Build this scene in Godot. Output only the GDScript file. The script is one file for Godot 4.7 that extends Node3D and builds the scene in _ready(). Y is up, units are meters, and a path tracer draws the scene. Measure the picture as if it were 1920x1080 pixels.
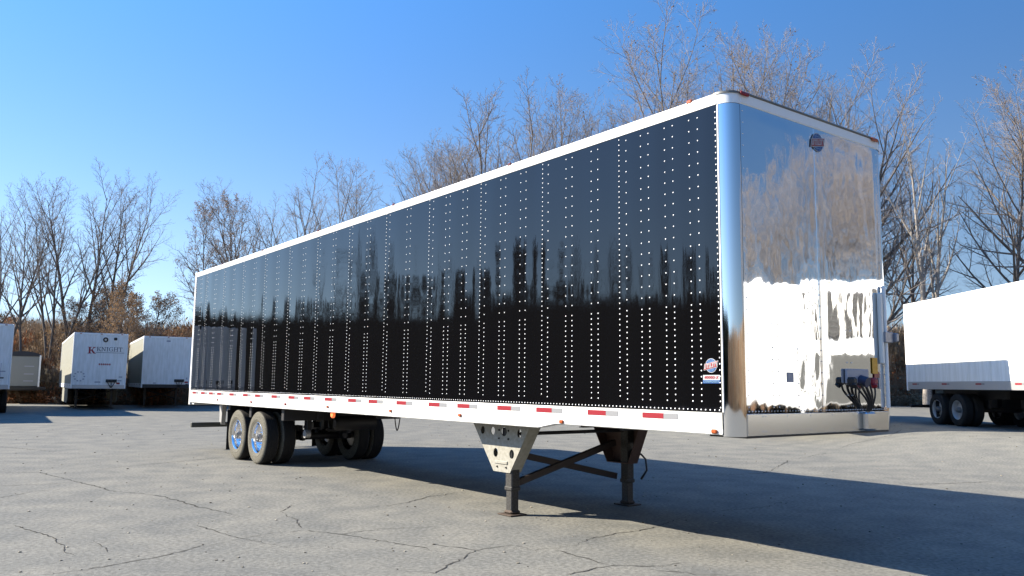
extends Node3D
# A polished black dry van trailer parked in a yard of trailers, bare autumn trees behind.

const SUN_TO := Vector3(-1.575, 1.0, -0.12)
const EXPOSURE := 2.9

# ---------------------------------------------------------------- mesh collector
class Mb:
	var v := PackedVector3Array()
	var n := PackedVector3Array()
	var uv := PackedVector2Array()
	var ix := PackedInt32Array()
	var xf := Transform3D.IDENTITY
	func put(p: Vector3, nn: Vector3, t := Vector2.ZERO) -> int:
		v.append(xf * p)
		n.append((xf.basis * nn).normalized())
		uv.append(t)
		return v.size() - 1
	func tri_i(a: int, b: int, c: int) -> void:
		var g := (v[c] - v[a]).cross(v[b] - v[a])
		if g.dot(n[a] + n[b] + n[c]) < 0.0:
			ix.append_array([a, c, b])
		else:
			ix.append_array([a, b, c])
	func quad_i(a: int, b: int, c: int, d: int) -> void:
		tri_i(a, b, c)
		tri_i(a, c, d)
	func tri(a: Vector3, b: Vector3, c: Vector3, out: Vector3) -> void:
		var g := (c - a).cross(b - a)
		if g.length_squared() < 1e-16:
			return
		g = g.normalized()
		if g.dot(out) < 0.0:
			g = -g
		tri_i(put(a, g), put(b, g), put(c, g))
	func quad(a: Vector3, b: Vector3, c: Vector3, d: Vector3, out: Vector3) -> void:
		var g := (c - a).cross(b - d)
		g = g.normalized()
		if g.dot(out) < 0.0:
			g = -g
		quad_i(put(a, g, Vector2(0, 0)), put(b, g, Vector2(1, 0)), put(c, g, Vector2(1, 1)), put(d, g, Vector2(0, 1)))
	func box(lo: Vector3, hi: Vector3) -> void:
		for ax in 3:
			var e1 := Vector3.ZERO
			var e2 := Vector3.ZERO
			e1[(ax + 1) % 3] = hi[(ax + 1) % 3] - lo[(ax + 1) % 3]
			e2[(ax + 2) % 3] = hi[(ax + 2) % 3] - lo[(ax + 2) % 3]
			for s in 2:
				var o := lo
				var out := Vector3.ZERO
				out[ax] = -1.0
				if s == 1:
					o[ax] = hi[ax]
					out[ax] = 1.0
				quad(o, o + e1, o + e1 + e2, o + e2, out)
	func rbox(lo: Vector3, hi: Vector3, b: float) -> void:      # box with chamfered edges
		var c := (lo + hi) * 0.5
		var h := (hi - lo) * 0.5
		b = minf(b, minf(h.x, minf(h.y, h.z)) * 0.9)
		for ax in 3:
			var u := (ax + 1) % 3
			var w := (ax + 2) % 3
			for s in [-1.0, 1.0]:
				var q := []
				for k in [[-1.0, -1.0], [1.0, -1.0], [1.0, 1.0], [-1.0, 1.0]]:
					var p := Vector3.ZERO
					p[ax] = h[ax] * s
					p[u] = (h[u] - b) * k[0]
					p[w] = (h[w] - b) * k[1]
					q.append(c + p)
				var out := Vector3.ZERO
				out[ax] = s
				quad(q[0], q[1], q[2], q[3], out)
			for s1 in [-1.0, 1.0]:                                # edges along ax
				for s2 in [-1.0, 1.0]:
					var q := []
					for k in [[-1.0, 0], [1.0, 0], [1.0, 1], [-1.0, 1]]:
						var p := Vector3.ZERO
						p[ax] = (h[ax] - b) * k[0]
						p[u] = (h[u] - (b if k[1] == 1 else 0.0)) * s1
						p[w] = (h[w] - (0.0 if k[1] == 1 else b)) * s2
						q.append(c + p)
					var out := Vector3.ZERO
					out[u] = s1
					out[w] = s2
					quad(q[0], q[1], q[2], q[3], out)
		for sx in [-1.0, 1.0]:
			for sy in [-1.0, 1.0]:
				for sz in [-1.0, 1.0]:
					var s := Vector3(sx, sy, sz)
					tri(c + Vector3(h.x, h.y - b, h.z - b) * s, c + Vector3(h.x - b, h.y, h.z - b) * s, c + Vector3(h.x - b, h.y - b, h.z) * s, s)
	func tube(pts: Array, radii: Array, sides: int, capped := true) -> void:
		var d0: Vector3 = (pts[1] - pts[0]).normalized()
		var side := d0.cross(Vector3.UP if absf(d0.y) < 0.9 else Vector3.RIGHT).normalized()
		var rows := []
		for i in pts.size():
			var a: Vector3 = pts[maxi(i - 1, 0)]
			var b: Vector3 = pts[mini(i + 1, pts.size() - 1)]
			var d := (b - a).normalized()
			side = (side - d * side.dot(d)).normalized()
			var up := d.cross(side)
			var row := PackedInt32Array()
			for k in sides:
				var an := TAU * k / sides
				var o := side * cos(an) + up * sin(an)
				row.append(put(pts[i] + o * radii[i], o, Vector2(float(k) / sides, i)))
			rows.append(row)
		for i in pts.size() - 1:
			for k in sides:
				var k2 := (k + 1) % sides
				quad_i(rows[i][k], rows[i][k2], rows[i + 1][k2], rows[i + 1][k])
		if capped:
			for e in [0, pts.size() - 1]:
				var out: Vector3 = (pts[0] - pts[1]) if e == 0 else (pts[-1] - pts[-2])
				out = out.normalized()
				var c := put(pts[e], out)
				var ring := PackedInt32Array()
				for k in sides:
					var q: Vector3 = v[rows[e][k]]
					v.append(q)
					n.append((xf.basis * out).normalized())
					uv.append(Vector2.ZERO)
					ring.append(v.size() - 1)
				for k in sides:
					tri_i(c, ring[k], ring[(k + 1) % sides])
	func lathe(prof: Array, o: Vector3, ax: Vector3, seg: int, a0 := 0.0, a1 := TAU) -> void:   # prof: Vector2(radius, along the axis); outside lies left of its run
		var s := ax.cross(Vector3.UP if absf(ax.y) < 0.9 else Vector3.RIGHT).normalized()
		var t := ax.cross(s)
		var np := prof.size()
		var sn := []
		for i in np - 1:
			var e: Vector2 = (prof[i + 1] - prof[i]).normalized()
			sn.append(Vector2(-e.y, e.x))
		for i in np - 1:
			var na: Vector2 = sn[i]
			var nb: Vector2 = sn[i]
			if i > 0 and sn[i].dot(sn[i - 1]) > 0.8:
				na = (sn[i] + sn[i - 1]).normalized()
			if i < np - 2 and sn[i].dot(sn[i + 1]) > 0.8:
				nb = (sn[i] + sn[i + 1]).normalized()
			var ra := PackedInt32Array()
			var rb := PackedInt32Array()
			for k in seg + 1:
				var an := a0 + (a1 - a0) * k / seg
				var r := s * cos(an) + t * sin(an)
				ra.append(put(o + r * prof[i].x + ax * prof[i].y, r * na.x + ax * na.y))
				rb.append(put(o + r * prof[i + 1].x + ax * prof[i + 1].y, r * nb.x + ax * nb.y))
			for k in seg:
				quad_i(ra[k], ra[k + 1], rb[k + 1], rb[k])
	func grid(nu: int, nv: int, f: Callable, out: Vector3) -> void:
		var base := v.size()
		var e := 0.002
		for j in nv + 1:
			for i in nu + 1:
				var a := float(i) / nu
				var b := float(j) / nv
				var p: Vector3 = f.call(a, b)
				var pu: Vector3 = f.call(a + e, b) - f.call(a - e, b)
				var pv: Vector3 = f.call(a, b + e) - f.call(a, b - e)
				var g := pu.cross(pv).normalized()
				if g.dot(out) < 0.0:
					g = -g
				put(p, g, Vector2(a, b))
		for j in nv:
			for i in nu:
				var k := base + j * (nu + 1) + i
				quad_i(k, k + 1, k + nu + 2, k + nu + 1)
	func plate(poly: PackedVector2Array, holes: Array, z0: float, z1: float) -> void:   # holes: [centre, radius x, radius y]
		var cuts := [-100.0]
		var rings := []
		for h in holes:
			cuts.append(h[0].x)
			var ring := PackedVector2Array()
			for k in 16:
				ring.append(h[0] + Vector2(cos(TAU * k / 16 + 0.1) * h[1], sin(TAU * k / 16 + 0.1) * h[2]))
			rings.append(ring)
		cuts.append(100.0)
		cuts.sort()
		for i in cuts.size() - 1:
			if cuts[i + 1] - cuts[i] < 1e-5:
				continue
			var strip := PackedVector2Array([Vector2(cuts[i], -50), Vector2(cuts[i + 1], -50), Vector2(cuts[i + 1], 50), Vector2(cuts[i], 50)])
			var ps: Array = Geometry2D.intersect_polygons(poly, strip)
			for ring in rings:
				var nx := []
				for q in ps:
					nx.append_array(Geometry2D.clip_polygons(q, ring))
				ps = nx
			for q in ps:
				var t := Geometry2D.triangulate_polygon(q)
				for k in range(0, t.size(), 3):
					for z in [z0, z1]:
						tri(Vector3(q[t[k]].x, q[t[k]].y, z), Vector3(q[t[k + 1]].x, q[t[k + 1]].y, z), Vector3(q[t[k + 2]].x, q[t[k + 2]].y, z), Vector3(0, 0, z - (z0 + z1) * 0.5))
		var mid := Vector2.ZERO
		for q in poly:
			mid += q / poly.size()
		for r in [poly] + rings:
			var c := Vector2.ZERO
			for q in r:
				c += q / r.size()
			for k in r.size():
				var a: Vector2 = r[k]
				var b: Vector2 = r[(k + 1) % r.size()]
				var o: Vector2 = (a + b) * 0.5 - c
				if r != poly:
					o = -o
				quad(Vector3(a.x, a.y, z0), Vector3(b.x, b.y, z0), Vector3(b.x, b.y, z1), Vector3(a.x, a.y, z1), Vector3(o.x, o.y, 0))
	func mesh() -> ArrayMesh:
		var arr := []
		arr.resize(Mesh.ARRAY_MAX)
		arr[Mesh.ARRAY_VERTEX] = v
		arr[Mesh.ARRAY_NORMAL] = n
		arr[Mesh.ARRAY_TEX_UV] = uv
		arr[Mesh.ARRAY_INDEX] = ix
		var m := ArrayMesh.new()
		m.add_surface_from_arrays(Mesh.PRIMITIVE_TRIANGLES, arr)
		return m

# ---------------------------------------------------------------- small helpers
var mats := {}
var used_names := {}

func lin(r: float, g: float, b: float) -> Color:
	return Color(r, g, b).linear_to_srgb()

func mat(called: String, c: Color, rough := 0.6, metal := 0.0, spec := 0.5) -> StandardMaterial3D:
	var m := StandardMaterial3D.new()
	m.resource_name = called
	m.albedo_color = c
	m.roughness = rough
	m.metallic = metal
	m.metallic_specular = spec
	mats[called] = m
	return m

func noise_tex(seed_: int, freq: float, lo: Color, hi: Color, size := 512, octaves := 4, kind := FastNoiseLite.TYPE_SIMPLEX_SMOOTH, mid := 0.5) -> NoiseTexture2D:
	var f := FastNoiseLite.new()
	f.seed = seed_
	f.noise_type = kind
	f.frequency = freq
	f.fractal_octaves = octaves
	var g := Gradient.new()
	g.set_color(0, lo)
	g.set_color(1, hi)
	g.add_point(mid, lo.lerp(hi, 0.5))
	var t := NoiseTexture2D.new()
	t.width = size
	t.height = size
	t.seamless = true
	t.noise = f
	t.color_ramp = g
	return t

func tri_tex(m: StandardMaterial3D, t: Texture2D, metres: float, world := false) -> void:
	m.albedo_texture = t
	m.uv1_triplanar = true
	m.uv1_world_triplanar = world
	m.uv1_scale = Vector3.ONE / metres

func numbered(called: String) -> String:
	if not used_names.has(called):
		used_names[called] = 0
		return called
	used_names[called] += 1
	return "%s_%03d" % [called, used_names[called]]

func obj(called: String, mb: Mb, m: Material, parent: Node) -> MeshInstance3D:
	var o := MeshInstance3D.new()
	o.mesh = mb.mesh()
	o.material_override = null
	o.mesh.surface_set_material(0, m)
	o.name = called
	parent.add_child(o, true)
	return o

func share(called: String, mesh: Mesh, m: Material, parent: Node, at: Transform3D) -> MeshInstance3D:
	var o := MeshInstance3D.new()
	o.mesh = mesh
	o.set_surface_override_material(0, m)
	o.name = called
	o.transform = at
	parent.add_child(o, true)
	return o

func thing(called: String, label: String, category: String, group := "") -> Node3D:
	var o := Node3D.new()
	o.name = numbered(called)
	add_child(o)
	o.set_meta("label", label)
	o.set_meta("category", category)
	if group:
		o.set_meta("group", group)
	return o

func struct(called: String, mb: Mb, m: Material, label := "") -> MeshInstance3D:
	var o := obj(numbered(called), mb, m, self)
	o.set_meta("kind", "structure")
	if label:
		o.set_meta("label", label)
	return o

func lettering(called: String, text: String, size: float, m: Material, parent: Node, at: Vector3, turn: float, font := "Droid Sans", bold := true, squeeze := 1.0, tilt := 0.0, slant := 0.0) -> void:
	var f := SystemFont.new()
	f.font_names = PackedStringArray([font])
	f.font_weight = 700 if bold else 400
	var t := TextMesh.new()
	t.text = text
	t.font = f
	t.font_size = 64
	t.pixel_size = size / 46.0
	t.depth = 0.003
	t.curve_step = 2.0
	t.material = m
	var o := MeshInstance3D.new()
	o.mesh = t
	o.name = called
	o.transform = Transform3D(Basis(Vector3.UP, turn) * Basis(Vector3.BACK, tilt) * Basis(Vector3(squeeze, 0, 0), Vector3(slant, 1, 0), Vector3(0, 0, 1)), at)
	parent.add_child(o, true)

# ---------------------------------------------------------------- ground
var rough_noise := FastNoiseLite.new()

func lot_distance(x: float, z: float) -> float:        # below 0 inside the yard
	var q := Vector2(absf(x + 9.0) - 47.0 + 15.0, absf(z + 7.5) - 47.5 + 15.0)
	return Vector2(maxf(q.x, 0), maxf(q.y, 0)).length() + minf(maxf(q.x, q.y), 0.0) - 15.0

func ground_height(x: float, z: float) -> float:
	var d := lot_distance(x, z)
	var h := 0.42 * smoothstep(7.0, 12.0, x) * smoothstep(12.0, 20.0, -z)
	if d > 0.0:
		h += 3.6 * smoothstep(0.0, 20.0, d) + 1.5 * smoothstep(30.0, 120.0, d)
		h += rough_noise.get_noise_2d(x * 3.0, z * 3.0) * 0.7 * smoothstep(0.0, 6.0, d)
		if x < -40.0:
			h += 2.0 * smoothstep(0.0, 20.0, d) * smoothstep(-40.0, -55.0, x)
	return h

func build_ground() -> void:
	rough_noise.seed = 5
	rough_noise.frequency = 0.03
	var m := mat("dirt", lin(0.29, 0.235, 0.17), 0.95, 0.0, 0.2)
	tri_tex(m, noise_tex(3, 0.02, Color(0.55, 0.5, 0.45), Color(1, 1, 1)), 4.0, true)
	var mb := Mb.new()
	var N := 150
	var base := 0
	var coord := func(k: int) -> float:
		var u := 2.0 * k / N - 1.0
		return 85.0 * u + 1100.0 * pow(u, 7.0)
	for j in N + 1:
		for i in N + 1:
			var x: float = coord.call(i) - 9.0
			var z: float = coord.call(j) - 7.5
			var d := lot_distance(x, z) + rough_noise.get_noise_2d(x * 9.0, z * 9.0) * 1.5
			var h := ground_height(x, z) - 0.12 + 0.15 * smoothstep(-3.2, -1.2, d)
			var e := 0.3
			var nn := Vector3(ground_height(x - e, z) - ground_height(x + e, z), 2 * e, ground_height(x, z - e) - ground_height(x, z + e)).normalized()
			mb.put(Vector3(x, h, z), nn)
	for j in N:
		for i in N:
			var k := base + j * (N + 1) + i
			mb.quad_i(k, k + 1, k + N + 2, k + N + 1)
	struct("ground", mb, m, "brown dirt and leaf litter ground rising beyond the paved yard")
	# the paved yard
	var a := mat("asphalt", lin(0.262, 0.26, 0.238), 0.93, 0.0, 0.3)
	tri_tex(a, noise_tex(11, 0.045, Color(0.71, 0.71, 0.71), Color(1, 1, 1), 1024, 6), 2.9, true)
	a.heightmap_enabled = true
	a.heightmap_texture = noise_tex(12, 0.11, Color.BLACK, Color.WHITE, 1024, 5)
	a.heightmap_scale = 0.26
	a.detail_enabled = true
	a.detail_blend_mode = BaseMaterial3D.BLEND_MODE_MUL
	a.detail_uv_layer = BaseMaterial3D.DETAIL_UV_2
	a.uv2_triplanar = true
	a.uv2_world_triplanar = true
	a.uv2_scale = Vector3.ONE / 17.0
	a.detail_albedo = noise_tex(14, 0.018, Color(0.80, 0.81, 0.82), Color(1, 0.99, 0.965), 1024, 6)
	var mask := Image.create(4, 4, false, Image.FORMAT_RGBA8)
	mask.fill(Color.WHITE)
	a.detail_mask = ImageTexture.create_from_image(mask)
	var p := Mb.new()
	var nx := 110
	var nz := 110
	for j in nz + 1:
		for i in nx + 1:
			var x := -59.0 + 100.0 * i / nx
			var z := -57.0 + 100.0 * j / nz
			var h := ground_height(x, z)
			var e := 0.3
			var nn := Vector3(ground_height(x - e, z) - ground_height(x + e, z), 2 * e, ground_height(x, z - e) - ground_height(x, z + e)).normalized()
			p.put(Vector3(x, h, z), nn)
	for j in nz:
		for i in nx:
			var x := -59.0 + 100.0 * (i + 0.5) / nx
			var z := -57.0 + 100.0 * (j + 0.5) / nz
			if lot_distance(x, z) < 0.0:
				var k := j * (nx + 1) + i
				p.quad_i(k, k + 1, k + nx + 2, k + nx + 1)
	struct("pavement", p, a, "pale worn grey asphalt of the trailer yard")

func build_cracks() -> void:
	var m := mat("crack_fill", lin(0.06, 0.058, 0.054), 1.0, 0.0, 0.1)
	var lines := [
		[-3.71, -6.81, -3.47, -7.09, -3.26, -7.37, -2.99, -7.85, -2.67, -8.40, -2.50, -8.70, -2.18, -8.97, -1.76, -8.74, -1.22, -8.39, -0.81, -8.09, -0.51, -7.73],
		[-8.50, -14.12, -7.94, -14.18, -6.57, -12.85, -5.66, -11.96, -5.01, -11.61, -4.44, -11.12, -3.81, -10.45, -3.46, -10.13, -3.00, -9.68],
		[-6.73, -11.11, -6.68, -11.76, -6.37, -12.09], [-7.21, -14.60, -6.81, -15.70, -6.38, -16.50, -5.84, -17.41],
		[-3.09, -10.07, -2.78, -10.22, -2.49, -9.72, -2.17, -9.03], [-1.92, -10.45, -1.43, -10.94, -1.15, -11.63, -0.67, -12.23],
		[-0.96, -7.11, -0.61, -7.02, -0.49, -7.44, -0.28, -7.99, 0.03, -8.25, 0.25, -8.0, 0.41, -8.10, 0.68, -8.32, 0.78, -8.58, 1.09, -8.90, 1.42, -9.17, 1.71, -9.50, 2.34, -10.43],
		[0.47, -7.03, 0.71, -7.24, 0.91, -7.40, 1.23, -7.37, 1.48, -7.49, 1.64, -7.56], [0.43, -8.02, 0.66, -7.72, 0.91, -7.40],
		[1.24, -7.17, 1.53, -7.08, 1.90, -7.04], [6.10, -18.13, 7.56, -19.98, 8.74, -21.45, 10.2, -22.4, 11.3, -24.0], [-4.11, -8.32, -3.61, -7.70],
		[-5.33, -9.08, -4.63, -8.49, -3.79, -7.50], [-2.78, -10.22, -2.76, -10.75], [-3.40, -9.19, -2.84, -8.59, -2.35, -8.19, -1.99, -8.00],
		[-1.76, -8.74, -1.3, -9.1, -0.7, -9.25], [-9.5, -18.0, -12.0, -19.5, -15.5, -20.2, -19.0, -22.5], [3.0, -14.5, 4.6, -15.2, 6.1, -18.13],
		[-6.57, -12.85, -7.6, -12.3, -9.4, -12.5], [2.34, -10.43, 3.4, -11.0, 4.1, -12.2], [-14.0, -27.0, -10.0, -26.0, -6.5, -27.5, -2.0, -27.0, 3.0, -28.2, 9.0, -27.4],
		[-0.28, -7.99, -0.75, -8.3, -0.81, -8.09], [5.5, -13.4, 8.0, -14.1, 10.8, -13.6, 13.0, -14.5]]
	var rng := RandomNumberGenerator.new()
	rng.seed = 77
	for li in lines.size():
		var L: Array = lines[li]
		var pts := []
		for k in range(0, L.size() - 2, 2):
			var a := Vector2(L[k], L[k + 1])
			var b := Vector2(L[k + 2], L[k + 3])
			var cnt := maxi(2, int(a.distance_to(b) / 0.055))
			var off := Vector2.ZERO
			for q in cnt:
				off = off * 0.7 + Vector2(rng.randf_range(-1, 1), rng.randf_range(-1, 1)) * 0.022
				pts.append(a.lerp(b, float(q) / cnt) + off * (1.0 if q > 0 else 0.0))
		var mb := Mb.new()
		var ra := -1
		var rb := -1
		for k in pts.size():
			var d: Vector2 = (pts[mini(k + 1, pts.size() - 1)] - pts[maxi(k - 1, 0)]).normalized()
			var s := Vector2(-d.y, d.x)
			var wid := maxf(0.0014, 0.0038 + 0.0026 * sin(k * 0.13 + li) + rng.randf_range(-0.0025, 0.0035)) * minf(1.0, 9.0 * minf(k, pts.size() - 1 - k) / pts.size() + 0.3)
			if L[1] < -13.0:
				wid *= 1.7
			var pa: Vector2 = pts[k] + s * wid
			var pb: Vector2 = pts[k] - s * wid
			var na := mb.put(Vector3(pa.x, ground_height(pa.x, pa.y) + 0.004, pa.y), Vector3.UP)
			var nb := mb.put(Vector3(pb.x, ground_height(pb.x, pb.y) + 0.004, pb.y), Vector3.UP)
			if ra >= 0:
				mb.quad_i(ra, rb, nb, na)
			ra = na
			rb = nb
		struct("pavement_crack", mb, m)
	# loose grit
	var gm := mat("grit", lin(0.26, 0.24, 0.2), 0.95)
	var g := Mb.new()
	g.rbox(Vector3(-1, -0.5, -0.8), Vector3(1, 0.6, 0.9), 0.4)
	var mm := MultiMesh.new()
	mm.transform_format = MultiMesh.TRANSFORM_3D
	mm.use_colors = true
	mm.instance_count = 2600
	g.v = g.v
	mm.mesh = g.mesh()
	gm.vertex_color_use_as_albedo = true
	for i in mm.instance_count:
		var r := 6.0 + 26.0 * pow(rng.randf(), 1.4)
		var an := rng.randf_range(-0.75, 0.75)
		var x := sin(an) * r
		var z := -cos(an) * r
		var s := 0.003 + 0.008 * pow(rng.randf(), 4.0) * (1.0 + r * 0.06)
		mm.set_instance_transform(i, Transform3D(Basis(Vector3.UP, rng.randf() * TAU).scaled(Vector3(s, s * 0.7, s)), Vector3(x, ground_height(x, z) + s * 0.3, z)))
		var t := rng.randf_range(0.15, 1.3)
		mm.set_instance_color(i, Color(t, t * 0.97, t * 0.9))
	var o := MultiMeshInstance3D.new()
	o.name = "grit"
	o.multimesh = mm
	mm.mesh.surface_set_material(0, gm)
	o.set_meta("kind", "stuff")
	o.set_meta("label", "loose grit scattered over the pavement")
	o.set_meta("category", "grit")
	add_child(o)

# ---------------------------------------------------------------- trailer parts
var tyre_mesh: ArrayMesh
var tread_mesh: ArrayMesh
var rim_mesh: ArrayMesh
var hub_mesh: ArrayMesh
var nut_mesh: ArrayMesh

func build_wheel_meshes() -> void:
	var ax := Vector3(0, 0, 1)                       # from the outer face inwards
	var t := Mb.new()
	for z in [0.0, 0.335]:
		var o := Vector3(0, 0, z)
		t.lathe([Vector2(0.283, 0.05), Vector2(0.288, 0.022), Vector2(0.30, 0.012), Vector2(0.315, 0.006), Vector2(0.33, 0.001), Vector2(0.345, -0.002), Vector2(0.349, -0.006), Vector2(0.362, -0.006), Vector2(0.366, -0.003),
			Vector2(0.39, -0.005), Vector2(0.42, -0.004), Vector2(0.445, 0.002), Vector2(0.449, 0.000), Vector2(0.462, 0.004), Vector2(0.476, 0.013), Vector2(0.487, 0.024)], o, ax, 56)
		t.lathe([Vector2(0.487, 0.246), Vector2(0.46, 0.267), Vector2(0.42, 0.276), Vector2(0.36, 0.275), Vector2(0.30, 0.258), Vector2(0.285, 0.22)], o, ax, 56)
	tyre_mesh = t.mesh()
	var d := Mb.new()
	for z in [0.0, 0.335]:
		var pr := [Vector2(0.487, 0.024), Vector2(0.494, 0.034)]
		for k in 5:
			var c := 0.034 + 0.0404 * k
			pr.append(Vector2(0.497, c + 0.002))
			pr.append(Vector2(0.498, c + 0.0385))
			if k < 4:
				pr.append(Vector2(0.486, c + 0.0395))
				pr.append(Vector2(0.486, c + 0.0415))
		pr.append(Vector2(0.494, 0.238))
		pr.append(Vector2(0.487, 0.246))
		d.lathe(pr, Vector3(0, 0, z), ax, 56)
	tread_mesh = d.mesh()
	var r := Mb.new()
	r.lathe([Vector2(0.262, 0.135), Vector2(0.263, 0.06), Vector2(0.272, 0.035), Vector2(0.28, 0.016), Vector2(0.287, 0.010), Vector2(0.292, 0.013), Vector2(0.292, 0.03), Vector2(0.284, 0.06)], Vector3.ZERO, ax, 56)
	r.lathe([Vector2(0.085, 0.115), Vector2(0.17, 0.115), Vector2(0.178, 0.122), Vector2(0.20, 0.135), Vector2(0.225, 0.15), Vector2(0.245, 0.155), Vector2(0.258, 0.146), Vector2(0.262, 0.135)], Vector3.ZERO, ax, 56)
	r.lathe([Vector2(0.285, 0.36), Vector2(0.262, 0.38), Vector2(0.26, 0.56), Vector2(0.285, 0.59)], Vector3.ZERO, ax, 40)
	rim_mesh = r.mesh()
	var h := Mb.new()
	h.lathe([Vector2(0.001, -0.012), Vector2(0.05, -0.012), Vector2(0.062, -0.006), Vector2(0.064, 0.018), Vector2(0.076, 0.02), Vector2(0.082, 0.028), Vector2(0.086, 0.115)], Vector3.ZERO, ax, 32)
	h.lathe([Vector2(0.06, 0.13), Vector2(0.2, 0.16), Vector2(0.21, 0.30), Vector2(0.21, 0.52), Vector2(0.07, 0.54)], Vector3.ZERO, ax, 32)
	hub_mesh = h.mesh()
	var nt := Mb.new()
	nt.lathe([Vector2(0.001, -0.042), Vector2(0.010, -0.042), Vector2(0.012, -0.036), Vector2(0.0165, -0.012), Vector2(0.018, 0.0)], Vector3.ZERO, ax, 8)
	nut_mesh = nt.mesh()

func wheel(parent: Node3D, at: Vector3, far: bool, polished: bool) -> void:
	var w := Node3D.new()
	w.name = "wheel"
	parent.add_child(w, true)
	w.transform = Transform3D(Basis(Vector3.UP, PI if far else 0.0), at)
	share("tyre", tyre_mesh, mats.tyre if polished else mats.tread, w, Transform3D.IDENTITY)
	share("tread", tread_mesh, mats.tread, w, Transform3D.IDENTITY)
	share("rim", rim_mesh, mats.rim if polished else mats.white_rim, w, Transform3D.IDENTITY)
	share("hub", hub_mesh, mats.hub, w, Transform3D.IDENTITY)
	if polished and not far:
		for k in 10:
			var a := TAU * k / 10.0
			share("lug_nut", nut_mesh, mats.rim, w, Transform3D(Basis.IDENTITY, Vector3(cos(a) * 0.143, sin(a) * 0.143, 0.115)))

func bracket_and_leg(parent: Node3D, s0: float, s1: float, far: bool, W: float, floor_y: float, plate_m: Material) -> void:
	# landing gear: an outer plate with holes, its folded sides, and a square telescopic leg
	var z0 := 0.33
	var dir := 1.0
	if far:
		z0 = W - 0.33
		dir = -1.0
	var c := (s0 + s1) * 0.5
	var b := Node3D.new()
	b.name = "landing_gear"
	parent.add_child(b, true)
	var k := (s1 - s0) / 1.2
	var poly := PackedVector2Array([Vector2(c - 0.6 * k, 1.09), Vector2(c - 0.2 * k, 0.50), Vector2(c + 0.13 * k, 0.50), Vector2(c + 0.6 * k, 1.09)])
	if far:
		poly = PackedVector2Array([Vector2(c - 0.6 * k, 1.09), Vector2(c - 0.3 * k, 0.54), Vector2(c + 0.2 * k, 0.54), Vector2(c + 0.6 * k, 1.09)])
	var holes := [[Vector2(c + 0.09 * k, 0.725), 0.046, 0.055], [Vector2(c - 0.235 * k, 0.725), 0.046, 0.055], [Vector2(c + 0.37 * k, 0.985), 0.045, 0.05], [Vector2(c + 0.155 * k, 0.985), 0.045, 0.05], [Vector2(c - 0.075 * k, 0.985), 0.062, 0.055], [Vector2(c - 0.38 * k, 0.98), 0.042, 0.052]]
	if far:
		holes = [[Vector2(c - 0.29 * k, 0.772), 0.045, 0.05]]
	var mb := Mb.new()
	mb.plate(poly, holes, z0, z0 + dir * 0.012)
	for e in [[0, 1], [1, 2], [2, 3]]:
		var p: Vector2 = poly[e[0]]
		var q: Vector2 = poly[e[1]]
		var o := Vector2(q.y - p.y, p.x - q.x).normalized() * 0.012
		if o.dot((p + q) * 0.5 - Vector2(c, 1.0)) > 0.0:
			o = -o
		var pr := PackedVector2Array([p, q, q + o, p + o])
		mb.plate(pr, [], z0 + dir * 0.0125, z0 + dir * 0.17)
	obj("gear_bracket", mb, plate_m, b)
	if not far:
		var cl := Mb.new()                                # clamp and bolts in the slot, pressed lip near the foot of the plate
		cl.rbox(Vector3(c - 0.14 * k, 0.90, z0 + 0.02), Vector3(c - 0.01 * k, 1.03, z0 + 0.06), 0.01)
		for q in [Vector2(-0.17, 1.0), Vector2(-0.17, 0.9), Vector2(0.02, 0.9), Vector2(0.02, 1.0), Vector2(-0.13, 0.56), Vector2(0.05, 0.56)]:
			cl.lathe([Vector2(0.001, -0.014), Vector2(0.01, -0.014), Vector2(0.013, 0.0)], Vector3(c + q.x * k, q.y, z0), Vector3(0, 0, 1), 6)
		obj("bolts", cl, mats.black_steel, b).set_meta("kind", "stuff")
		var lip := Mb.new()
		lip.rbox(Vector3(c - 0.16 * k, 0.595, z0 - 0.012), Vector3(c + 0.10 * k, 0.635, z0 + 0.002), 0.01)
		obj("pressed_lip", lip, plate_m, b)
	var lx := c - 0.16 * k
	var lz := z0 + dir * 0.075
	var up := Mb.new()
	up.rbox(Vector3(lx - 0.066, 0.30, lz - 0.062), Vector3(lx + 0.066, 1.05, lz + 0.062), 0.012)
	up.rbox(Vector3(lx - 0.075, 0.29, lz - 0.07), Vector3(lx + 0.075, 0.34, lz + 0.07), 0.01)
	obj("outer_leg", up, mats.dull_steel, b)
	var lo := Mb.new()
	lo.rbox(Vector3(lx - 0.055, floor_y + 0.03, lz - 0.055), Vector3(lx + 0.055, 0.31, lz + 0.055), 0.008)
	obj("inner_leg", lo, mats.dull_steel, b)
	var ft := Mb.new()
	ft.rbox(Vector3(lx - 0.135, floor_y + 0.003, lz - 0.125), Vector3(lx + 0.135, floor_y + 0.018, lz + 0.125), 0.005)
	ft.rbox(Vector3(lx - 0.08, floor_y + 0.017, lz - 0.075), Vector3(lx + 0.08, floor_y + 0.06, lz + 0.075), 0.02)
	obj("foot", ft, mats.worn_steel, b)

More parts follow.
